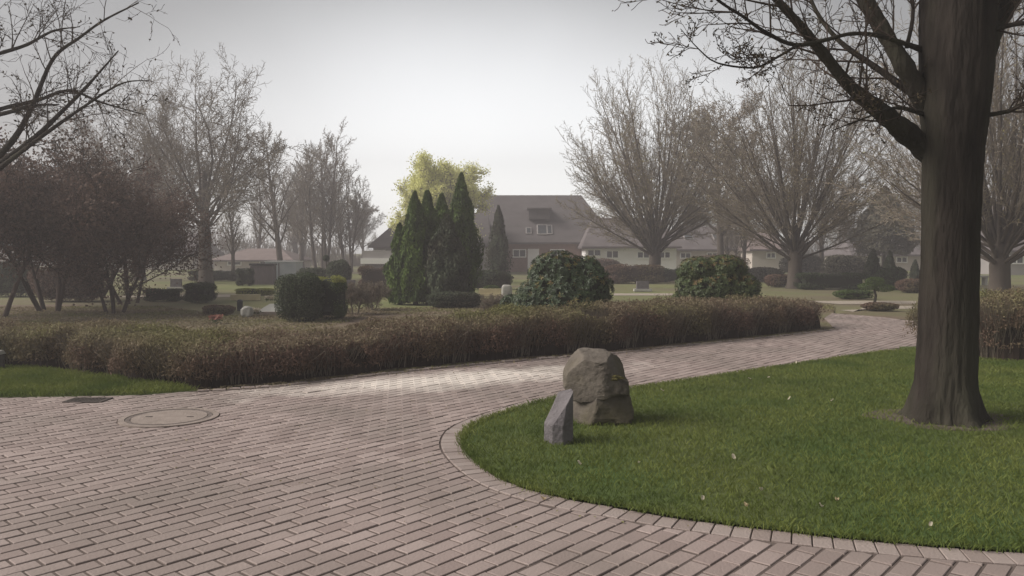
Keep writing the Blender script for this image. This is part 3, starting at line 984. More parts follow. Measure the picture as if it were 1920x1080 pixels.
def column(name, label, px, Y, top_py, wpx, m='thuja', n=7000, group=None, base=.05, bare=.0, lp=.16, wp=.055, seed=1, dip=.5):
    r = np.random.default_rng(seed)
    H = HZ(top_py, Y)
    Rm = wpx / F * Y / 2
    o = thing(name, label, 'conifer', (PX(px, Y), Y, 0), 0, group)
    h = r.uniform(0, 1, n) ** .9
    a = r.uniform(0, 6.283, n)

    def prof(h):
        return Rm * np.minimum(1, .72 + h * 1.4) * np.clip((1 - h) / .62, 0, 1) ** .75
    ph = r.uniform(0, 6, 3)
    rad = prof(h) * (1 + .13 * np.sin(a * 3 + h * 7 + ph[0]) + .10 * np.sin(a * 5 - h * 15 + ph[1])) * r.uniform(.72, 1.06, n)
    rad += .01
    pts = np.column_stack([rad * np.cos(a), rad * np.sin(a), H * (bare + (1 - bare) * h) + base])
    cl = np.array([noise.noise(Vector((q[0] * 4, q[1] * 4, q[2] * 1.6 + seed * 7))) for q in pts])
    pts[:, :2] *= (1 + .35 * cl)[:, None]
    pts = pts[(cl > -.38) | (r.uniform(0, 1, n) < .3)]
    a = np.arctan2(pts[:, 1], pts[:, 0]); n = len(pts)
    mb = MB()
    N = np.column_stack([np.cos(a), np.sin(a), np.full(n, .15)])
    mb.leaves(pts, N, lp, wp, .55, 2.2, 0, r)
    mb.build('foliage', M[m], o)
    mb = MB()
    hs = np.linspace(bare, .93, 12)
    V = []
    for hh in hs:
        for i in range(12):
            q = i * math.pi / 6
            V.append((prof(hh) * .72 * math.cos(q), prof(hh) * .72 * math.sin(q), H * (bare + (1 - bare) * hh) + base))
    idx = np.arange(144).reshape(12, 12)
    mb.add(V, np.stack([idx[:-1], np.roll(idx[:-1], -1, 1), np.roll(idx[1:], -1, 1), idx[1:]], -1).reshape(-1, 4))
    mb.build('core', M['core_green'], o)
    mb = MB()
    mb.tube([(0, 0, -.1), (0, 0, .3), (0, 0, H * .5)], [.09, .07, .05], 8)
    mb.build('trunk', M['bark'], o)
    return o


GT = 'dark thujas in one clump behind the hedge'
column('thuja', 'short slim thuja at the left end of the dark clump', 750, 25.4, 424, 46, n=7000, group=GT, seed=2)
column('thuja', 'pointed thuja second from the left in the dark clump', 779, 25.2, 364, 62, n=12000, group=GT, seed=3, bare=.02)
column('thuja', 'thuja in the middle of the clump with its spire beside the second', 802, 25.8, 362, 58, n=12000, group=GT, seed=4)
column('thuja', 'broad thuja between the middle spire and the tallest one', 829, 26.4, 368, 64, n=12000, group=GT, seed=5)
column('thuja', 'dull grey-green lower thuja in front of the tallest one', 838, 24.6, 408, 76, m='thuja_dull', n=10000, group=GT, seed=6, bare=.06)
column('thuja', 'tallest thuja, at the right end of the dark clump', 866, 27.2, 329, 62, n=14000, group=GT, seed=7)
column('columnar_conifer', 'brownish columnar conifer standing alone before the tiled house', 935, 44, 388, 40, m='thuja_dull', n=6000, seed=8)
column('small_conifer', 'small pointed conifer behind the dark ball bush at the right', 1637, 40, 470, 30, m='thuja_dull', n=3000, seed=9)
column('small_conifer', 'tiny dark pointed conifer right of the other pointed one', 1668, 42, 474, 22, m='thuja_dull', n=2500, seed=10)
column('small_conifer', 'tiny dark conifer close to the left edge of the big trunk', 1716, 44, 490, 16, m='thuja_dull', n=1500, seed=12)


def lumps_points(lumps, n, r):
    C = np.array([l[:3] for l in lumps]); S = np.array([l[3:6] for l in lumps])
    w = S.prod(1) ** (2 / 3); w /= w.sum()
    k = r.choice(len(lumps), n, p=w)
    d = r.normal(0, 1, (n, 3)); d /= np.linalg.norm(d, axis=1, keepdims=True)
    p = C[k] + d * S[k]
    keep = p[:, 2] > .02
    for i in range(len(lumps)):
        q = (((p - C[i]) / S[i]) ** 2).sum(1)
        keep &= (q > .80) | (k == i)
    nn = d / S[k]; nn /= np.linalg.norm(nn, axis=1, keepdims=True)
    return p[keep], nn[keep]


def core_lumps(mb, lumps, f=.84):
    for l in lumps:
        V = []
        for i in range(9):
            ph = math.pi * i / 8
            for jn in range(12):
                q = jn * math.pi / 6
                V.append((l[0] + l[3] * f * math.sin(ph) * math.cos(q), l[1] + l[4] * f * math.sin(ph) * math.sin(q), max(.0, l[2] + l[5] * f * math.cos(ph))))
        idx = np.arange(108).reshape(9, 12)
        mb.add(V, np.stack([idx[:-1], np.roll(idx[:-1], -1, 1), np.roll(idx[1:], -1, 1), idx[1:]], -1).reshape(-1, 4))


def rhodo(label, px, Y, lumps, n, seed, group, m=('rhodo', 'rhodo_tip'), tipf=.16):
    r = np.random.default_rng(seed)
    o = thing('rhododendron', label, 'bush', (PX(px, Y), Y, 0), 0, group)
    p, nn = lumps_points(lumps, n, r)
    p = p - nn * (r.uniform(0, 1, len(p)) ** 2 * .14)[:, None]
    mb = MB()
    # rosettes of seven leaves
    K = 7
    n0 = len(p)
    P = np.repeat(p, K, 0); Nn = np.repeat(nn, K, 0)
    ref = np.where(np.abs(Nn[:, 2:]) > .9, np.array([[1., 0, 0]]), np.array([[0, 0, 1.]]))
    U = np.cross(Nn, ref); U /= np.linalg.norm(U, axis=1, keepdims=True)
    Wv = np.cross(Nn, U)
    a = np.tile(np.arange(K) * 2 * math.pi / K, n0) + np.repeat(r.uniform(0, 6, n0), K) + r.normal(0, .2, n0 * K)
    D = U * np.cos(a)[:, None] + Wv * np.sin(a)[:, None] + Nn * r.uniform(-.1, .7, (n0 * K, 1))
    D[:, 2] -= .15
    D /= np.linalg.norm(D, axis=1, keepdims=True)
    S = np.cross(Nn, D); S /= np.linalg.norm(S, axis=1, keepdims=True)
    l = r.uniform(.05, .088, (n0 * K, 1)); w = l * .34
    V = np.stack([P, P + D * l * .5 + S * w * .5, P + D * l + Nn * -.01, P + D * l * .5 - S * w * .5], 1)
    Fq = np.arange(n0 * K * 4).reshape(-1, 4)
    tip = np.repeat((r.uniform(0, 1, n0) < tipf) & (nn[:, 2] > .35), K)
    vv = V.reshape(-1, 3)
    mb.add(vv, Fq[~tip], 0)
    mb.f.append((Fq[tip], 1))
    mb.build('foliage', [M[m[0]], M[m[1]]], o)
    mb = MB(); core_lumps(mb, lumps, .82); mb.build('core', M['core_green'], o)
    return o


GR = 'rhododendrons growing behind the long hedge'
rhodo('dark rounded rhododendron right of the thujas, bulging over the hedge', 1058, 15.0,
      [(0, 0, .72, .82, .7, .70), (-.55, -.1, .62, .45, .5, .5), (.45, -.1, .85, .48, .5, .58), (-.1, 0, 1.15, .6, .5, .50), (.1, -.45, .5, .6, .4, .5), (.4, .1, 1.15, .38, .4, .42), (-.35, .1, 1.2, .32, .35, .38)], 4800, 21, GR)
rhodo('wider flat-topped rhododendron in front of the right vase-shaped tree', 1340, 17.5,
      [(0, 0, .75, .80, .6, .62), (-.35, 0, 1.2, .48, .45, .33), (.2, 0, 1.25, .50, .45, .32), (.55, -.1, .75, .45, .45, .45), (.65, -.2, .45, .4, .4, .4), (-.55, 0, .85, .3, .4, .4)], 4800, 22, GR, m=('rhodo_light', 'rhodo_tip'), tipf=.3)


def clipped(name, label, px, Y, size, m, n, leaf=.035, box=.5, seed=1, group=None, cat='bush', topm=None, rz=0, core='core_green'):
    """clipped bush: superellipsoid sx,sy,h; box 1 = round, small = squarish"""
    r = np.random.default_rng(seed)
    o = thing(name, label, cat, (PX(px, Y), Y, 0), rz, group)
    d = r.normal(0, 1, (n, 3)); d /= np.linalg.norm(d, axis=1, keepdims=True)
    q = np.sign(d) * np.abs(d) ** box
    q /= (np.abs(q) ** (2 / box)).sum(1, keepdims=True) ** (box / 2)
    sx, sy, h = size
    S = np.array([sx / 2, sy / 2, h / 2])
    p = q * S * r.uniform(.84, 1.03, (n, 1))
    p *= (1 + .05 * np.sin(p[:, :1] * 5 / sx * 2 + seed) + .04 * np.sin(p[:, 2:] * 9 / h + p[:, 1:2] * 6))
    p[:, 2] += h / 2
    nn = np.sign(d) * np.abs(d) ** (2 - box) / S; nn /= np.linalg.norm(nn, axis=1, keepdims=True)
    mb = MB()
    tm_ = (p[:, 2] > h * .86) if topm else np.zeros(n, bool)
    mb.leaves(p[~tm_], nn[~tm_], leaf, leaf * .6, .7, .2, 0, r)
    if topm: mb.leaves(p[tm_], nn[tm_], leaf, leaf * .6, .7, .2, 1, r)
    mb.build('foliage', [M[m]] + ([M[topm]] if topm else []), o)
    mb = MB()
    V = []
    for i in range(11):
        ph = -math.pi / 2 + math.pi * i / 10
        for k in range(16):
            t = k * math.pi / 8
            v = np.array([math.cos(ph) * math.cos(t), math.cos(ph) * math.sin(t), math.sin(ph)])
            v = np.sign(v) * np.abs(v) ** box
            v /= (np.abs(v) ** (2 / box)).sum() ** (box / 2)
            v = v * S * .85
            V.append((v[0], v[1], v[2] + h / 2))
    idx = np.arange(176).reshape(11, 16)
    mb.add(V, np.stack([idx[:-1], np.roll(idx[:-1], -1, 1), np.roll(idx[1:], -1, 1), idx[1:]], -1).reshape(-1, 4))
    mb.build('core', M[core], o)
    return o


clipped('clipped_bush', 'dark rounded clipped bush beside the pale grave slab', 563, 18.9, (1.12, 1.1, 1.16), 'box', 12000, .036, .78, 31)
clipped('clipped_bush', 'squarer green clipped bush with a yellow-green flat top', 617, 19.7, (.84, .8, 1.04), 'box_green', 12000, .036, .32, 32, topm='yellow_tip')
clipped('box_ball', 'small dark green clipped ball at the back of the brown bed', 375, 26.2, (.94, .9, .66), 'box', 5000, .045, .5, 33)
clipped('low_hedge', 'short low dark hedge left of the clipped ball', 305, 27.0, (1.2, .6, .42), 'box', 4000, .045, .35, 34, cat='hedge')
clipped('low_shrub', 'small brown spreading shrub left of the grave', 408, 20.8, (.8, .6, .26), 'hedge', 2500, .04, .8, 35, core='hedge_core')
clipped('round_shrub', 'olive round shrub behind the clipped bushes', 588, 35, (1.5, 1.2, 1.0), 'thuja_dull', 4000, .08, .9, 36)
clipped('round_shrub', 'dark ball-shaped shrub right behind the clipped bushes', 636, 34, (1.05, 1.0, 1.35), 'thuja_dull', 5000, .07, .9, 37)
clipped('clipped_bush', 'boxy olive bush left of the grey timber shed', 461, 40, (.75, .8, .85), 'thuja_dull', 3000, .07, .35, 38)
clipped('low_shrub', 'low green shrub at the foot of the columnar conifer', 915, 36, (2.2, 1.2, .85), 'thuja_dull', 5000, .09, .8, 39)
clipped('low_shrub', 'low green shrub at the foot of the thuja clump', 850, 23.6, (1.6, .9, .48), 'thuja_dull', 5000, .06, .7, 40)
clipped('low_shrub', 'brown leafless-looking hedge left of the large vase-shaped tree', 1185, 43, (3.2, 1.2, 1.0), 'hedge', 7000, .09, .5, 41, core='hedge_core')
clipped('low_shrub', 'dark green low hedge behind the large vase-shaped trunk', 1262, 45, (2.6, 1.0, .75), 'thuja_dull', 5000, .09, .4, 42)
clipped('low_shrub', 'small bright green shrub left of the flat-topped rhododendron', 1290, 24.5, (.9, .7, .42), 'box_green', 3000, .05, .8, 43)
clipped('low_hedge', 'long dark green clipped hedge on the far lawn', 1560, 36, (3.0, 1.0, .72), 'box', 9000, .07, .3, 44, cat='hedge')
clipped('round_shrub', 'very dark ball bush left of the big trunk', 1672, 36, (1.25, 1.1, 1.0), 'box', 5000, .07, .7, 45)
clipped('low_shrub', 'grey-brown low shrub beside the big trunk', 1712, 33, (1.3, 1.0, .55), 'hedge', 4000, .07, .7, 46, core='hedge_core')
clipped('low_shrub', 'brown mound of ground cover on the bend of the path', 1650, 22.5, (1.0, .7, .22), 'hedge', 3000, .05, .9, 47, core='hedge_core')
clipped('low_shrub', 'olive hazy shrub behind the long dark clipped hedge', 1585, 52, (3.0, 1.5, 1.5), 'far_ever', 4000, .13, .8, 48)
clipped('low_shrub', 'brown shrub at the foot of the right vase-shaped tree', 1470, 38.5, (1.8, 1.0, .6), 'hedge', 4000, .08, .7, 49, core='hedge_core')
clipped('low_shrub', 'dark brown shrub under the copper-leaved trees', 130, 27, (2.6, 1.3, 1.2), 'copper', 6000, .07, .8, 50, core='hedge_core')
clipped('low_shrub', 'dark green shrub at the far left behind the copper trees', 20, 30, (2.6, 1.3, 1.3), 'box', 6000, .07, .8, 51)
clipped('low_shrub', 'green hazy shrub between the large vase-shaped tree and the rhododendron', 1430, 46, (2.4, 1.2, .8), 'far_ever', 4000, .1, .8, 52)
clipped('low_hedge', 'grey-brown boxy hedge between the clipped bushes and the thuja clump', 708, 37, (1.7, .8, 1.0), 'hedge', 7000, .06, .3, 61, cat='hedge', core='hedge_core')
clipped('low_shrub', 'long low green planting on the lawn in front of the faded red roof', 425, 47, (4.2, 1.2, .6), 'thuja_dull', 7000, .08, .5, 62)
clipped('low_shrub', 'brown shrub in front of the left wall of the white house', 1120, 54, (3.4, 1.4, 1.25), 'copper', 8000, .09, .8, 63, core='hedge_core')
clipped('low_shrub', 'pinkish brown shrub in front of the house between the two vase-shaped trees', 1345, 58, (4.6, 1.6, 1.5), 'hedge', 9000, .10, .7, 64, core='hedge_core')
clipped('low_shrub', 'small green grave planting left of the little pruned tree', 1600, 28.5, (1.3, .8, .3), 'box_green', 3500, .05, .6, 65)
clipped('low_shrub', 'small olive grave planting right of the twiggy brown shrubs', 738, 29, (.9, .7, .35), 'thuja_dull', 3000, .05, .6, 66)
clipped('low_shrub', 'low yellow-green planting behind the left grave kerb', 478, 31, (1.5, .7, .25), 'yellow_tip', 4000, .05, .6, 67)
clipped('low_shrub', 'dark green clump left of the dark rounded rhododendron', 968, 17.5, (.7, .6, .72), 'rhodo', 4000, .06, .8, 68)
clipped('low_shrub', 'hazy brown shrub right of the pale cream house', 1505, 60, (3.2, 1.5, 1.5), 'far_ever', 5000, .12, .8, 69)
for px, Y, w_, h_, lb in [(655, 33, .5, .5, 'small grey upright headstone behind the twiggy brown shrub'), (1205, 34, .55, .42, 'low grey headstone on the lawn below the large vase-shaped tree'),
                          (330, 36, .5, .45, 'grey headstone behind the low dark hedge at the left')]:
    o = thing('headstone', lb, 'grave', (PX(px, Y), Y, 0))
    mb = MB(); mb.box((0, 0, h_ / 2), (w_, .16, h_), top=.92); mb.build('stone', M['basalt'], o)
    mb = MB(); mb.box((0, -.02, .04), (w_ + .2, .34, .10)); mb.build('plinth', M['slab'], o)
# little pruned tree on the far lawn
o = thing('pruned_tree', 'knee-high pruned tree with flat green pads on the far lawn', 'bush', (PX(1641, 26.5), 26.5, 0))
mb = MB(); mb.tube([(0, 0, -.05), (.04, 0, .2), (-.02, 0, .4), (0, 0, .6)], [.05, .04, .035, .02], 7); mb.build('trunk', M['bark'], o)
mb = MB()
for c, s in [((-.25, 0, .5), (.3, .25, .12)), ((.3, 0, .45), (.35, .25, .12)), ((0, 0, .68), (.3, .25, .13))]:
    p, nn = lumps_points([(*c, *s)], 900, rng)
    mb.leaves(p, nn, .05, .03, .7)
mb.build('crown', M['box_green'], o)
# topiary ball on a stem
o = thing('topiary', 'tiny dark ball topiary on a thin stem above the round shrubs', 'bush', (PX(612, 36), 36, 0))
mb = MB(); mb.tube([(0, 0, -.05), (0, 0, .6), (0, 0, 1.3)], [.03, .025, .02], 6); mb.build('trunk', M['bark'], o)
p, nn = lumps_points([(0, 0, 1.38, .14, .14, .14)], 900, rng)
mb = MB(); mb.leaves(p, nn, .05, .03, .7); mb.build('crown', M['box'], o)
# twiggy shrubs right of the clipped bushes
tw = gen_tree(SHRUB, .7, .018, 71, stems=5, stem_ang=22, spread=.1, buds=dict(n=900, L=.04, W=.025, jit=.06), mats=('twig', 'twig', 'hedge'))
for px, Y, s, lb in [(664, 21.0, .85, 'twiggy brown shrub right of the square clipped bush'), (698, 22.5, .8, 'twiggy brown shrub left of the thuja clump'),
                     (925, 20.5, .55, 'twiggy low shrub right of the thuja clump')]:
    place_tree('twiggy_shrub', lb, tw, px, Y, rz=px, s=s, group='leafless brown shrubs behind the hedge', cat='shrub')

# ground cover in the brown bed
bp = scatter([gp(*p)[:2] for p in [(-100, 640), (520, 640), (700, 590), (700, 576), (430, 592), (300, 574), (-100, 576)]], 22000)
mb = MB()
pts = np.column_stack([bp, rng.uniform(.0, .10, len(bp)) ** 2 * 1.5])
mb.leaves(pts, np.tile([0, 0, 1.], (len(pts), 1)), .06, .035, .8)
tag(mb.build('ground_cover', M['hedge_tip']), kind='stuff')
bp = scatter([gp(*p)[:2] for p in [(700, 590), (1565, 586), (1565, 572), (1440, 563), (1290, 563), (1150, 567), (1000, 573), (860, 575), (700, 578)]], 16000)
mb = MB()
pts = np.column_stack([bp, rng.uniform(.0, .10, len(bp)) ** 2 * 1.5])
mb.leaves(pts, np.tile([0, 0, 1.], (len(pts), 1)), .06, .035, .8)
tag(mb.build('ground_cover', M['hedge_tip']), kind='stuff')

# ------------------------------------------------------------------ stones on the lawn


def rock(mb, c, s, seed, sub=5, p=.62, amp=.10, taper=0., m=0, cuts=()):
    bm = bmesh.new()
    bmesh.ops.create_icosphere(bm, subdivisions=sub, radius=1)
    V = []
    for v in bm.verts:
        d = np.array(v.co)
        q = np.sign(d) * np.abs(d) ** p
        q /= (np.abs(q) ** (2 / p)).sum() ** (p / 2)
        nz = noise.fractal(Vector(d * 1.3) + Vector((seed, 0, 0)), 1.0, 2.0, 5)
        nz2 = noise.noise(Vector(d * 6) + Vector((0, seed, 0)))
        q = q * (1 + amp * nz + .03 * nz2)
        q[:2] *= 1 - taper * q[2]
        for nrm, dist in cuts:
            nn = norm(np.array(nrm)); e = q @ nn - dist
            if e > 0: q = q - nn * e * .92
        V.append(q * np.array(s) + np.array(c))
    Fc = np.array([[l.index for l in f.verts] for f in bm.faces])
    bm.free()
    mb.add(np.array(V), Fc, m)


B0 = gp(1124, 800)
o = thing('boulder', 'squat sandstone boulder with an overhanging top on the lawn corner', 'boulder', (B0[0], B0[1] + .22, 0))
mb = MB()
rock(mb, (.04, 0, .18), (.275, .25, .235), 3.1, amp=.13, taper=.06, cuts=[((.3, -.8, .3), .85), ((-.8, -.6, .2), .8)])
rock(mb, (-.02, 0, .45), (.285, .25, .235), 8.7, amp=.12, taper=.07, cuts=[((0, -.3, 1), .86), ((.9, -.4, .5), .84), ((-.9, -.3, .7), .90), ((-.5, -.9, .0), .8)])
rock(mb, (.17, -.05, .35), (.125, .17, .085), 5.2, sub=4, amp=.15)
mb.build('rock', M['boulder'], o, False)
mb = MB()
rock(mb, (.115, -.195, .452), (.085, .05, .026), 2.2, sub=4, amp=.7, p=.9)
mb.build('moss_patch', M['moss'], o, True)

S0 = gp(1049, 836)
o = thing('marker_stone', 'small upright grey basalt stone left of the boulder', 'stone', (S0[0], S0[1] + .1, 0))
mb = MB()
sec = np.array([(-.125, .02), (-.06, -.10), (.03, -.12), (.12, -.03), (.11, .09), (-.05, .12)])
zt = [.30, .25, .33, .44, .45, .42]
V = [(x * 1.02, y * 1.02, -.05) for x, y in sec] + [(x, y, .17) for x, y in sec] + [(x * .72 + .035, y * .75 + .02, z) for (x, y), z in zip(sec, zt)]
Fc = [tuple(range(12, 18))]
for k in range(6):
    k2 = (k + 1) % 6
    Fc += [(k, k2, 6 + k2, 6 + k), (6 + k, 6 + k2, 12 + k2, 12 + k)]
mb.add(V, Fc)
st = mb.build('rock', M['basalt'], o)
bv = st.modifiers.new('bevel', 'BEVEL'); bv.width = .008; bv.segments = 2

# ------------------------------------------------------------------ manhole
o = thing('manhole', 'round manhole with a pale concrete lid set in the brick paving', 'manhole', (MAN[0], MAN[1], 0))


def ring(mb, r0, r1, z0, z1, n=64):
    V = []
    for k in range(n):
        a = k * 2 * math.pi / n
        for r_, z in ((r0, z0), (r0, z1), (r1, z1), (r1, z0)):
            V.append((r_ * math.cos(a), r_ * math.sin(a), z))
    idx = np.arange(n * 4).reshape(n, 4)
    nx = np.roll(idx, -1, 0)
    Fq = np.concatenate([np.stack([idx[:, i], nx[:, i], nx[:, i + 1], idx[:, i + 1]], 1) for i in range(3)])
    mb.add(V, Fq)


mb = MB(); ring(mb, .40, MANR, -.02, .010); mb.build('rim', M['concrete'], o)
mb = MB(); ring(mb, .352, .394, -.02, .006); mb.build('frame', M['concrete_dark'], o)
mb = MB()
V = [(.345 * math.cos(k * math.pi / 32), .345 * math.sin(k * math.pi / 32), .008) for k in range(64)]
V += [(x, y, -.02) for x, y, z in V]
mb.add(V, [tuple(range(64))] + [(k, 64 + k, 64 + (k + 1) % 64, (k + 1) % 64) for k in range(64)])
mb.build('lid', M['concrete'], o)
for sx in (-.2, .2):
    mb = MB(); mb.box((sx, 0, .009), (.06, .022, .006)); mb.build('lifting_slot', M['iron'], o)
# gully grate near the verge
g = gp(165, 751)
o = thing('gully_grate', 'dark flat drain grate at the edge of the left verge', 'drain', (g[0], g[1], .002))
mb = MB()
mb.box((0, -.115, .004), (.42, .03, .012)); mb.box((0, .115, .004), (.42, .03, .012)); mb.box((-.195, 0, .004), (.03, .2, .012)); mb.box((.195, 0, .004), (.03, .2, .012))
mb.build('frame', M['iron'], o)
mb = MB()
for k in range(9): mb.box((-.16 + k * .04, 0, .003), (.018, .2, .008))
mb.build('grate', M['iron'], o)

# small grey post at the left frame edge
g = gp(-4, 694)
o = thing('post', 'small grey stone post at the left edge of the grass verge', 'post', (g[0], g[1], 0))
mb = MB(); mb.box((0, 0, .1), (.12, .12, .24)); mb.build('shaft', M['basalt'], o)
mb = MB(); mb.box((0, 0, .245), (.15, .15, .05), top=.7); mb.build('cap', M['slab'], o)

# ------------------------------------------------------------------ fallen leaves
leaf_me = {}


def curled(name, m, seed):
    r = np.random.default_rng(seed)
    mb = MB()
    L, W = .05, .034
    V = []
    for i in range(5):
        t = i / 4
        w = W * math.sin(math.pi * (t * .9 + .06)) * .5
        for s in (-1, 0, 1):
            V.append(((t - .5) * L, s * w, .012 * (s * s) + .014 * math.sin(t * 5 + seed) + .012))
    idx = np.arange(15).reshape(5, 3)
    mb.add(V, np.stack([idx[:-1, :-1], idx[:-1, 1:], idx[1:, 1:], idx[1:, :-1]], -1).reshape(-1, 4))
    return mb.mesh(name, M[m], True)


lw, lt = curled('fallen_leaf', 'petal', 1), curled('fallen_leaf', 'tanleaf', 2)
spots = [(1086, 882, 0), (1427, 933, 0), (1568, 952, 1), (1743, 1000, 0), (1494, 687, 0), (1440, 715, 0), (1406, 718, 0), (1480, 757, 0), (1560, 760, 0), (1376, 870, 0), (1198, 880, 0), (1400, 963, 1), (1538, 963, 0), (1020, 938, 1), (1316, 950, 0), (1242, 741, 0)]
labs = {0: 'pale curled fallen petal lying on the grass of the near lawn', 1: 'tan curled fallen leaf lying near the lawn edge'}
for i, (px, py, k) in enumerate(spots):
    g = gp(px, py)
    onp = (px, py) == (1020, 938)
    ob = link('fallen_leaf', lt if k else lw)
    ob.location = (g[0], g[1], .004 if onp else .045)
    ob.rotation_euler = (random.uniform(-.4, .4), random.uniform(-.4, .4), random.uniform(0, 6))
    sc = random.uniform(.6, .95)
    ob.scale = (sc, sc, sc)
    tag(ob, 'tan fallen leaf lying on the brick edging at the lawn corner' if onp else labs[k], 'leaf', 'fallen tan leaves' if k else 'fallen petals on the lawn')

# leaf litter along the hedge foot
K = resample(HEDGE_EDGE, .02)
kn, kt = normals2(K)
n = 1600
i = rng.integers(0, len(K), n)
q = K[i] + kn[i] * sgh * (rng.exponential(.10, n) - .06)[:, None]
mb = MB()
mb.leaves(np.column_stack([q, np.full(n, .024)]), np.tile([0, 0, 1.], (n, 1)), .035, .022, .35)
q2 = scatter(np.array([gp(*p)[:2] for p in [(250, 745), (700, 705), (1250, 655), (1400, 640), (1300, 690), (1000, 750), (850, 800), (900, 900), (1300, 990), (600, 1000), (200, 850)]]), 420)
mb.leaves(np.column_stack([q2, np.full(len(q2), .010)]), np.tile([0, 0, 1.], (len(q2), 1)), .022, .013, .3)
tag(mb.build('leaf_litter', M['hedge_tip']), kind='stuff')

# ------------------------------------------------------------------ graves
g = gp(510, 588)
o = thing('grave_slab', 'pale sloping grave slab left of the dark clipped bush', 'grave', (g[0], g[1], 0))
mb = MB()
V = [(-.32, -.35, .06), (.42, -.35, .06), (.30, 1.0, .20), (-.36, 1.0, .20), (-.32, -.35, .0), (.42, -.35, .0), (.30, 1.0, .0), (-.36, 1.0, .0)]
mb.add(V, [(0, 1, 2, 3), (4, 5, 1, 0), (5, 6, 2, 1), (6, 7, 3, 2), (7, 4, 0, 3)]); mb.build('slab', M['slab'], o)
mb = MB(); mb.box((.03, -.42, .03), (.86, .10, .10)); mb.box((-.44, .3, .03), (.10, 1.5, .10)); mb.build('surround', M['concrete'], o)
g = gp(447, 562)
o = thing('grave_kerb', 'long pale low stone edging at the back of the left grave', 'grave', (g[0], g[1], 0))
mb = MB(); mb.box((.25, 0, .08), (1.0, .16, .2)); mb.build('stone', M['sandstone'], o)
g = gp(450, 583)
o = thing('grave_lantern', 'small black lantern standing by the left grave', 'lantern', (g[0], g[1], 0))
mb = MB(); mb.box((0, 0, .02), (.13, .13, .04)); mb.box((0, 0, .29), (.15, .15, .05), top=.5)
for sx in (-.05, .05):
    for sy in (-.05, .05): mb.box((sx, sy, .15), (.02, .02, .24))
mb.build('frame', M['black'], o)
mb = MB(); mb.box((0, 0, .15), (.085, .085, .22)); mb.build('glass', M['glass'], o)
g = gp(463, 594)
o = thing('grave_rock', 'whitish rounded rock at the front corner of the left grave', 'stone', (g[0], g[1], 0))
mb = MB(); rock(mb, (0, 0, .12), (.13, .11, .14), 4.4, sub=4, amp=.2); mb.build('rock', M['slab'], o, True)
for (px, py), mm, lb, sd in [((505, 566), 'petal', 'bunch of white flowers behind the left grave slab', 1), ((405, 607), 'redflower', 'small patch of red flowers in the brown bed', 2),
                             ((478, 592), 'petal', 'low white flowers in a pot before the left grave', 3)]:
    g = gp(px, py)
    o = thing('flower_bunch', lb, 'flowers', (g[0], g[1], 0))
    r = np.random.default_rng(sd)
    mb = MB(); P = r.uniform(-.09, .09, (140, 3)) * np.array([1.4, 1, .5]) + np.array([0, 0, .15])
    mb.leaves(P, np.tile([0, -.6, .6], (140, 1)), .06, .05, .6, 0, 0, r); mb.build('petals', M[mm], o)
    mb = MB(); P = r.normal(0, .06, (60, 3)) * np.array([1.4, 1, .5]) + np.array([0, 0, .08])
    mb.leaves(P, np.tile([0, -.6, .6], (60, 1)), .07, .025, .8, 1, 0, r); mb.build('leaves', M['box_green'], o)
# right grave
g = gp(918, 556)
o = thing('grave_kerb', 'low yellowish stone grave edging right of the thujas', 'grave', (g[0], g[1] + .4, 0))
mb = MB(); mb.box((0, 0, .18), (.82, .22, .2)); mb.box((.1, 0, .04), (.9, .3, .1)); mb.build('stone', M['sandstone'], o)
mb = MB(); p, nn = lumps_points([(.05, .1, .30, .3, .2, .1)], 600, rng); mb.leaves(p, nn, .05, .03, .7); mb.build('planting', M['box_green'], o)
g = gp(950, 560)
o = thing('headstone', 'small rounded pale headstone left of the dark rhododendron', 'grave', (g[0], g[1] + .6, 0))
mb = MB(); rock(mb, (0, 0, .2), (.19, .10, .27), 6.1, sub=4, p=.5, amp=.05); mb.build('stone', M['slab'], o, True)
g = gp(956, 562)
o = thing('grave_wedge', 'little pale wedge-shaped stone by the right grave', 'stone', (g[0], g[1], 0))
mb = MB(); mb.add([(-.1, -.08, 0), (.14, -.08, 0), (.14, .08, 0), (-.1, .08, 0), (-.06, -.05, .26), (-.02, -.05, .26), (-.02, .05, .26), (-.06, .05, .26)],
                  [(0, 3, 2, 1), (4, 5, 6, 7), (0, 1, 5, 4), (1, 2, 6, 5), (2, 3, 7, 6), (3, 0, 4, 7)]); mb.build('stone', M['slab'], o)
g = gp(1718, 527)
o = thing('bench', 'low pale stone bench slab near the left edge of the big trunk', 'bench', (g[0], g[1] - 6, 0))
mb = MB(); mb.box((0, 0, .44), (1.1, .4, .08)); mb.build('seat', M['slab'], o)
for sx in (-.4, .4):
    mb = MB(); mb.box((sx, 0, .2), (.12, .34, .40)); mb.build('leg', M['slab'], o)

# ------------------------------------------------------------------ sheds and houses
o = thing('timber_shed', 'grey-brown timber shed with a flat dark lid left of the pale blue one', 'shed', (PX(494, 42), 42, 0), R(6))
mb = MB(); mb.box((0, 0, .46), (1.15, .9, 1.0)); mb.build('wall', M['woodgrey'], o)
mb = MB(); mb.box((0, 0, 1.02), (1.25, 1.0, .10)); mb.build('roof', M['black'], o)
mb = MB(); mb.box((.1, -.455, .45), (.5, .02, .8)); mb.build('door', M['woodgrey'], o)
o = thing('metal_shed', 'pale blue-grey metal shed partly behind the clipped bush', 'shed', (PX(533, 50), 50, 0))
mb = MB(); mb.box((0, 0, .52), (1.9, 1.6, 1.1)); mb.build('wall', M['bluegrey'], o)
mb = MB(); mb.box((0, 0, 1.10), (2.0, 1.7, .06)); mb.build('roof', M['white'], o)
mb = MB(); mb.box((-.1, -.81, .5), (.06, .03, 1.0)); mb.build('door_post', M['woodgrey'], o)


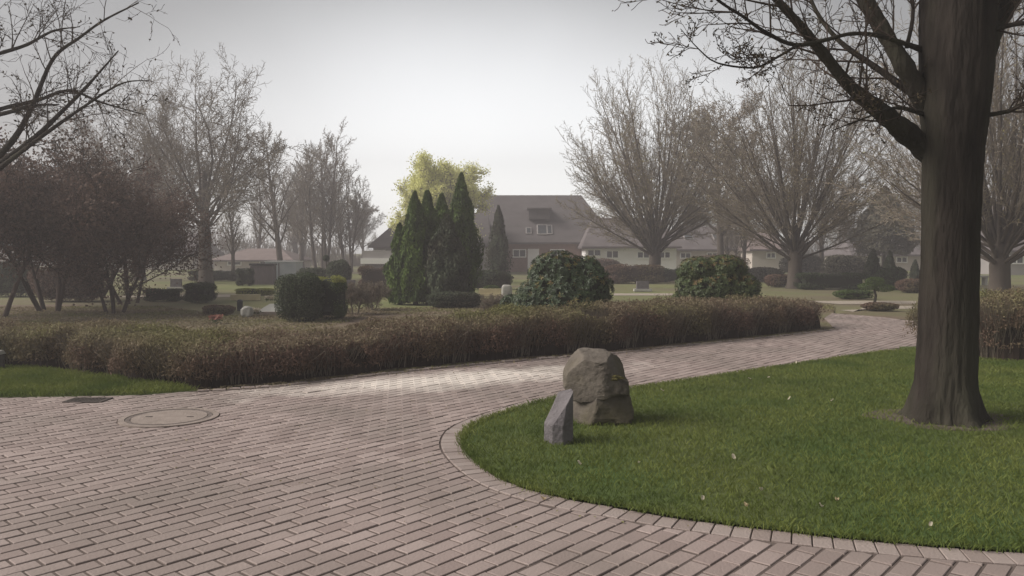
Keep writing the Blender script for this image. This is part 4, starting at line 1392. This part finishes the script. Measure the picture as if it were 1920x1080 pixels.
def house(name, label, x0p, x1p, Y, eave_py, ridge_py, depth, wallm, roofm, hipl=0, hipr=0, windows=(), over=.35, skylights=(), chimney=None, door=None, rx=None):
    x0, x1 = PX(x0p, Y), PX(x1p, Y)
    he = HZ(eave_py, Y); hr = HZ(ridge_py, Y + depth / 2)
    cx = (x0 + x1) / 2
    o = thing(name, label, 'house', (cx, Y, 0))
    W = x1 - x0
    mb = MB(); mb.box((0, depth / 2, he / 2 - .1), (W, depth, he + .2)); mb.build('wall', M[wallm], o)
    mb = MB()
    a, b = -W / 2 - over, W / 2 + over
    f, k = -over, depth + over
    za = he - .12
    V = [(a, f, za), (b, f, za), (b, k, za), (a, k, za), (a, f, za + .16), (b, f, za + .16), (b, k, za + .16), (a, k, za + .16),
         (a + hipl, depth / 2, hr), (b - hipr, depth / 2, hr)]
    mb.add(V, [(0, 3, 2, 1), (0, 1, 5, 4), (1, 2, 6, 5), (2, 3, 7, 6), (3, 0, 4, 7), (4, 5, 9, 8), (6, 7, 8, 9)])
    mb.f.append((np.array([[4, 8, 7]]), 0 if hipl else 1)); mb.f.append((np.array([[5, 6, 9]]), 0 if hipr else 1))
    rf = mb.build('roof', [M[roofm], M[wallm]], o)
    mb = MB(); mb.box((0, f - .06, za + .07), (W + 2 * over, .11, .11)); mb.build('gutter', M['woodgrey'], rf)
    slope = (hr - za - .16) / (depth / 2 + over)
    for (px, py, w, h) in skylights:
        z = HZ(py, Y + 1.5); yy = (z - za - .16) / slope - over
        mb = MB()
        nrm = norm(np.array([0, -slope, 1.])); t = norm(np.array([0, 1, slope])); c = np.array([PX(px, Y + yy) - cx, yy, z]) + nrm * .05
        sx = np.array([1., 0, 0])
        def quadbox(mb, c, hw, hh_, th):
            V = []
            for dz in (-th, th):
                for (i_, j_) in ((-1, -1), (1, -1), (1, 1), (-1, 1)):
                    V.append(c + sx * hw * i_ + t * hh_ * j_ + nrm * dz)
            mb.add(V, [(0, 3, 2, 1), (4, 5, 6, 7), (0, 1, 5, 4), (1, 2, 6, 5), (2, 3, 7, 6), (3, 0, 4, 7)])
        quadbox(mb, c, w / 2, h / 2, .05)
        fr = mb.build('skylight', M['greywall'], o)
        mb = MB(); quadbox(mb, c + nrm * .04, w / 2 - .08, h / 2 - .08, .03); mb.build('pane', M['glass'], fr)
    for (px, py0, py1, w) in windows:
        zx = PX(px, Y) - cx
        z0, z1 = HZ(py1, Y), HZ(py0, Y)
        zc = (z0 + z1) / 2; h = z1 - z0
        mb = MB()
        mb.box((zx - w / 2, -.03, zc), (.10, .10, h)); mb.box((zx + w / 2, -.03, zc), (.10, .10, h)); mb.box((zx, -.033, z0), (w + .1, .10, .10)); mb.box((zx, -.033, z1), (w + .1, .10, .10))
        mb.box((zx, -.028, zc), (.08, .09, h - .1))
        fr = mb.build('window', M['white'], o)
        mb = MB(); mb.box((zx, -.01, zc), (w - .05, .03, h - .05)); mb.build('pane', M['glass'], fr)
    if chimney:
        zx = PX(chimney, Y) - cx
        mb = MB(); mb.box((zx, depth / 2 + .6, hr + .1), (.7, .7, 1.2)); mb.build('chimney', M['brickwall'], rf)
    if door:
        zx = PX(door[0], Y) - cx
        mb = MB(); mb.box((zx, -.02, 1.0), (door[1], .06, 2.0)); mb.build('door', M[door[2]], o)
    return o


Yh = 70
house('brick_house', 'large house with a tall dark tiled roof behind the columnar conifer', 893, 1150, Yh, 455, 366, 9, 'brickwall', 'roof', hipl=.6, hipr=2.8,
      windows=[(974, 468, 482, 1.1), (1045, 468, 482, 1.2)], skylights=[(1016, 432, .9, 1.3), (991, 434, .5, .8), (1030, 432, .5, 1.2)], door=(1000, 1.0, 'white'))
# dormer on that roof: a small lean-to
o = bpy.data.objects['brick_house']
mb = MB()
dx = PX(1012, Yh) - o.location.x
mb.box((dx, 2.1, HZ(402, Yh + 2.0)), (1.9, 1.6, .9)); dm = mb.build('dormer', M['roof'], o)
mb = MB(); mb.box((dx, 2.0, HZ(402, Yh + 2.0) + .50), (2.2, 2.0, .10)); mb.build('roof', M['roof_grey'], dm)
house('house_wing', 'low dark-roofed house left of the thujas with a hipped end', 700, 915, 66, 462, 399, 8, 'greywall', 'roof', hipl=2.6, hipr=.5,
      windows=[(712, 470, 478, .9)])
o = thing('garage', 'low garage with a bright white fascia left of the thujas', 'garage', (PX(712, 60), 60, 0))
mb = MB(); mb.box((0, 2, .85), (2.6, 4, 1.9)); mb.build('wall', M['greywall'], o)
mb = MB(); mb.box((0, 1.95, HZ(489, 60) - .02), (2.8, 4.3, .42)); mb.build('roof', M['white'], o)
mb = MB(); mb.box((0, -.03, .65), (2.2, .06, 1.1)); mb.build('door', M['woodgrey'], o)
house('white_house', 'white rendered house behind the large vase-shaped tree', 1098, 1268, 66, 463, 408, 8, 'white', 'roof_grey', hipl=1.4, hipr=1.0,
      windows=[(1114, 468, 480, 1.1), (1148, 470, 484, 1.0), (1206, 472, 484, 1.0), (1246, 472, 484, .9)])
house('grey_house', 'grey-roofed house seen between the two vase-shaped trees', 1262, 1405, 78, 468, 424, 8, 'cream', 'roof_grey', hipl=1.2, hipr=1.2,
      windows=[(1285, 474, 484, 1.0), (1335, 474, 484, 1.0)], skylights=[(1290, 446, .9, .9), (1340, 445, .5, 1.2)])
house('pale_house', 'pale cream house left of the right vase-shaped trunk', 1410, 1470, 74, 468, 432, 7, 'cream', 'roof_pink', hipl=.6, hipr=.6, windows=[(1445, 474, 484, .8)])
house('bungalow', 'low bungalow with a faded red hipped roof behind the timber shed', 402, 545, 72, 488, 466, 7, 'cream', 'roof_pink', hipl=2.2, hipr=2.2,
      windows=[(440, 490, 497, 1.2), (500, 490, 497, 1.2)])
house('far_house', 'pale house glimpsed through the copper-leaved trees', 150, 360, 80, 478, 436, 8, 'cream', 'roof_grey', hipl=1, hipr=1,
      windows=[(200, 482, 492, 1.2), (262, 482, 492, 1.2), (330, 482, 492, 1.2)])
house('far_house', 'pale low house under the grey conical evergreen', 1600, 1730, 76, 478, 450, 7, 'cream', 'roof_grey', hipl=1, hipr=1, windows=[(1640, 482, 492, 1.0), (1690, 482, 492, 1.0)])
house('far_house', 'grey house at the right frame edge behind the tall hedge', 1885, 2100, 60, 470, 385, 9, 'greywall', 'roof_grey', hipl=1, hipr=1, windows=[(1905, 480, 494, 1.0)])

# ------------------------------------------------------------------ light
ELEV, AZ = R(38), R(-95)     # AZ clockwise from +Y: veiled sun from the left
w = bpy.data.worlds.new('World')
SC.world = w
w.use_nodes = True
nt = w.node_tree
bg = nt.nodes['Background']
sky = nt.nodes.new('ShaderNodeTexSky')
sky.sky_type = 'NISHITA'
sky.sun_disc = False
sky.sun_elevation = ELEV
sky.sun_rotation = AZ
sky.air_density = 1.2
sky.dust_density = 1.2
sky.ozone_density = 1.0
hs = nt.nodes.new('ShaderNodeHueSaturation')
hs.inputs['Saturation'].default_value = .10
nt.links.new(sky.outputs[0], hs.inputs['Color'])
# brightness mask painted into the sky for this view: bright low ahead, darker elsewhere
tc = nt.nodes.new('ShaderNodeTexCoord')
nz = nt.nodes.new('ShaderNodeTexNoise')
nz.inputs['Scale'].default_value = 1.6; nz.inputs['Detail'].default_value = 4
nt.links.new(tc.outputs['Generated'], nz.inputs['Vector'])
sx = nt.nodes.new('ShaderNodeSeparateXYZ')
nt.links.new(tc.outputs['Generated'], sx.inputs[0])


def mth(op, a, b=None, c=None):
    n = nt.nodes.new('ShaderNodeMath'); n.operation = op
    for k, v in enumerate((a, b, c)):
        if v is None: continue
        if isinstance(v, (int, float)): n.inputs[k].default_value = v
        else: nt.links.new(v, n.inputs[k])
    return n.outputs[0]


ex = mth('POWER', mth('MULTIPLY', sx.outputs[0], 1 / .52), 2.0)
ez = mth('POWER', mth('MULTIPLY', mth('SUBTRACT', sx.outputs[2], .02), 1 / .36), 2.0)
back = mth('MULTIPLY', mth('LESS_THAN', sx.outputs[1], 0), 5.0)
d2 = mth('ADD', mth('ADD', ex, ez), mth('ADD', back, mth('MULTIPLY_ADD', nz.outputs['Fac'], .5, -.25)))
rp = nt.nodes.new('ShaderNodeMapRange'); rp.interpolation_type = 'SMOOTHSTEP'
rp.inputs[1].default_value = -.15; rp.inputs[2].default_value = 1.15
rp.inputs[3].default_value = 1.08; rp.inputs[4].default_value = .30
nt.links.new(d2, rp.inputs[0])
vm_ = nt.nodes.new('ShaderNodeVectorMath'); vm_.operation = 'SCALE'
nt.links.new(hs.outputs[0], vm_.inputs[0]); nt.links.new(rp.outputs[0], vm_.inputs['Scale'])
nt.links.new(vm_.outputs[0], bg.inputs['Color'])
bg.inputs['Strength'].default_value = .11
sd = bpy.data.lights.new('sun', 'SUN')
so = bpy.data.objects.new('sun', sd)
COL.objects.link(so)
sv = Vector((math.sin(AZ) * math.cos(ELEV), math.cos(AZ) * math.cos(ELEV), math.sin(ELEV)))
so.rotation_euler = sv.to_track_quat('Z', 'Y').to_euler()
so.location = (0, 30, 40)
sd.energy = 1.9
sd.angle = R(32)
sd.color = (1, .93, .86)

# haze
mz = bpy.data.materials.new('haze')
mz.use_nodes = True
nt = mz.node_tree
nt.nodes.remove(nt.nodes['Principled BSDF'])
pv = nt.nodes.new('ShaderNodeVolumePrincipled')
pv.inputs['Color'].default_value = (.92, .87, .88, 1)
pv.inputs['Density'].default_value = .0042
pv.inputs['Anisotropy'].default_value = .2
nt.links.new(pv.outputs[0], nt.nodes['Material Output'].inputs['Volume'])
mb = MB()
mb.box((0, 60, 8.5), (260, 160, 19.0))
tag(mb.build('haze', mz), kind='stuff')

SC.view_settings.view_transform = 'Standard'
SC.view_settings.look = 'None'
SC.view_settings.exposure = 1.3
SC.view_settings.gamma = 1
SC.cycles.use_denoising = True
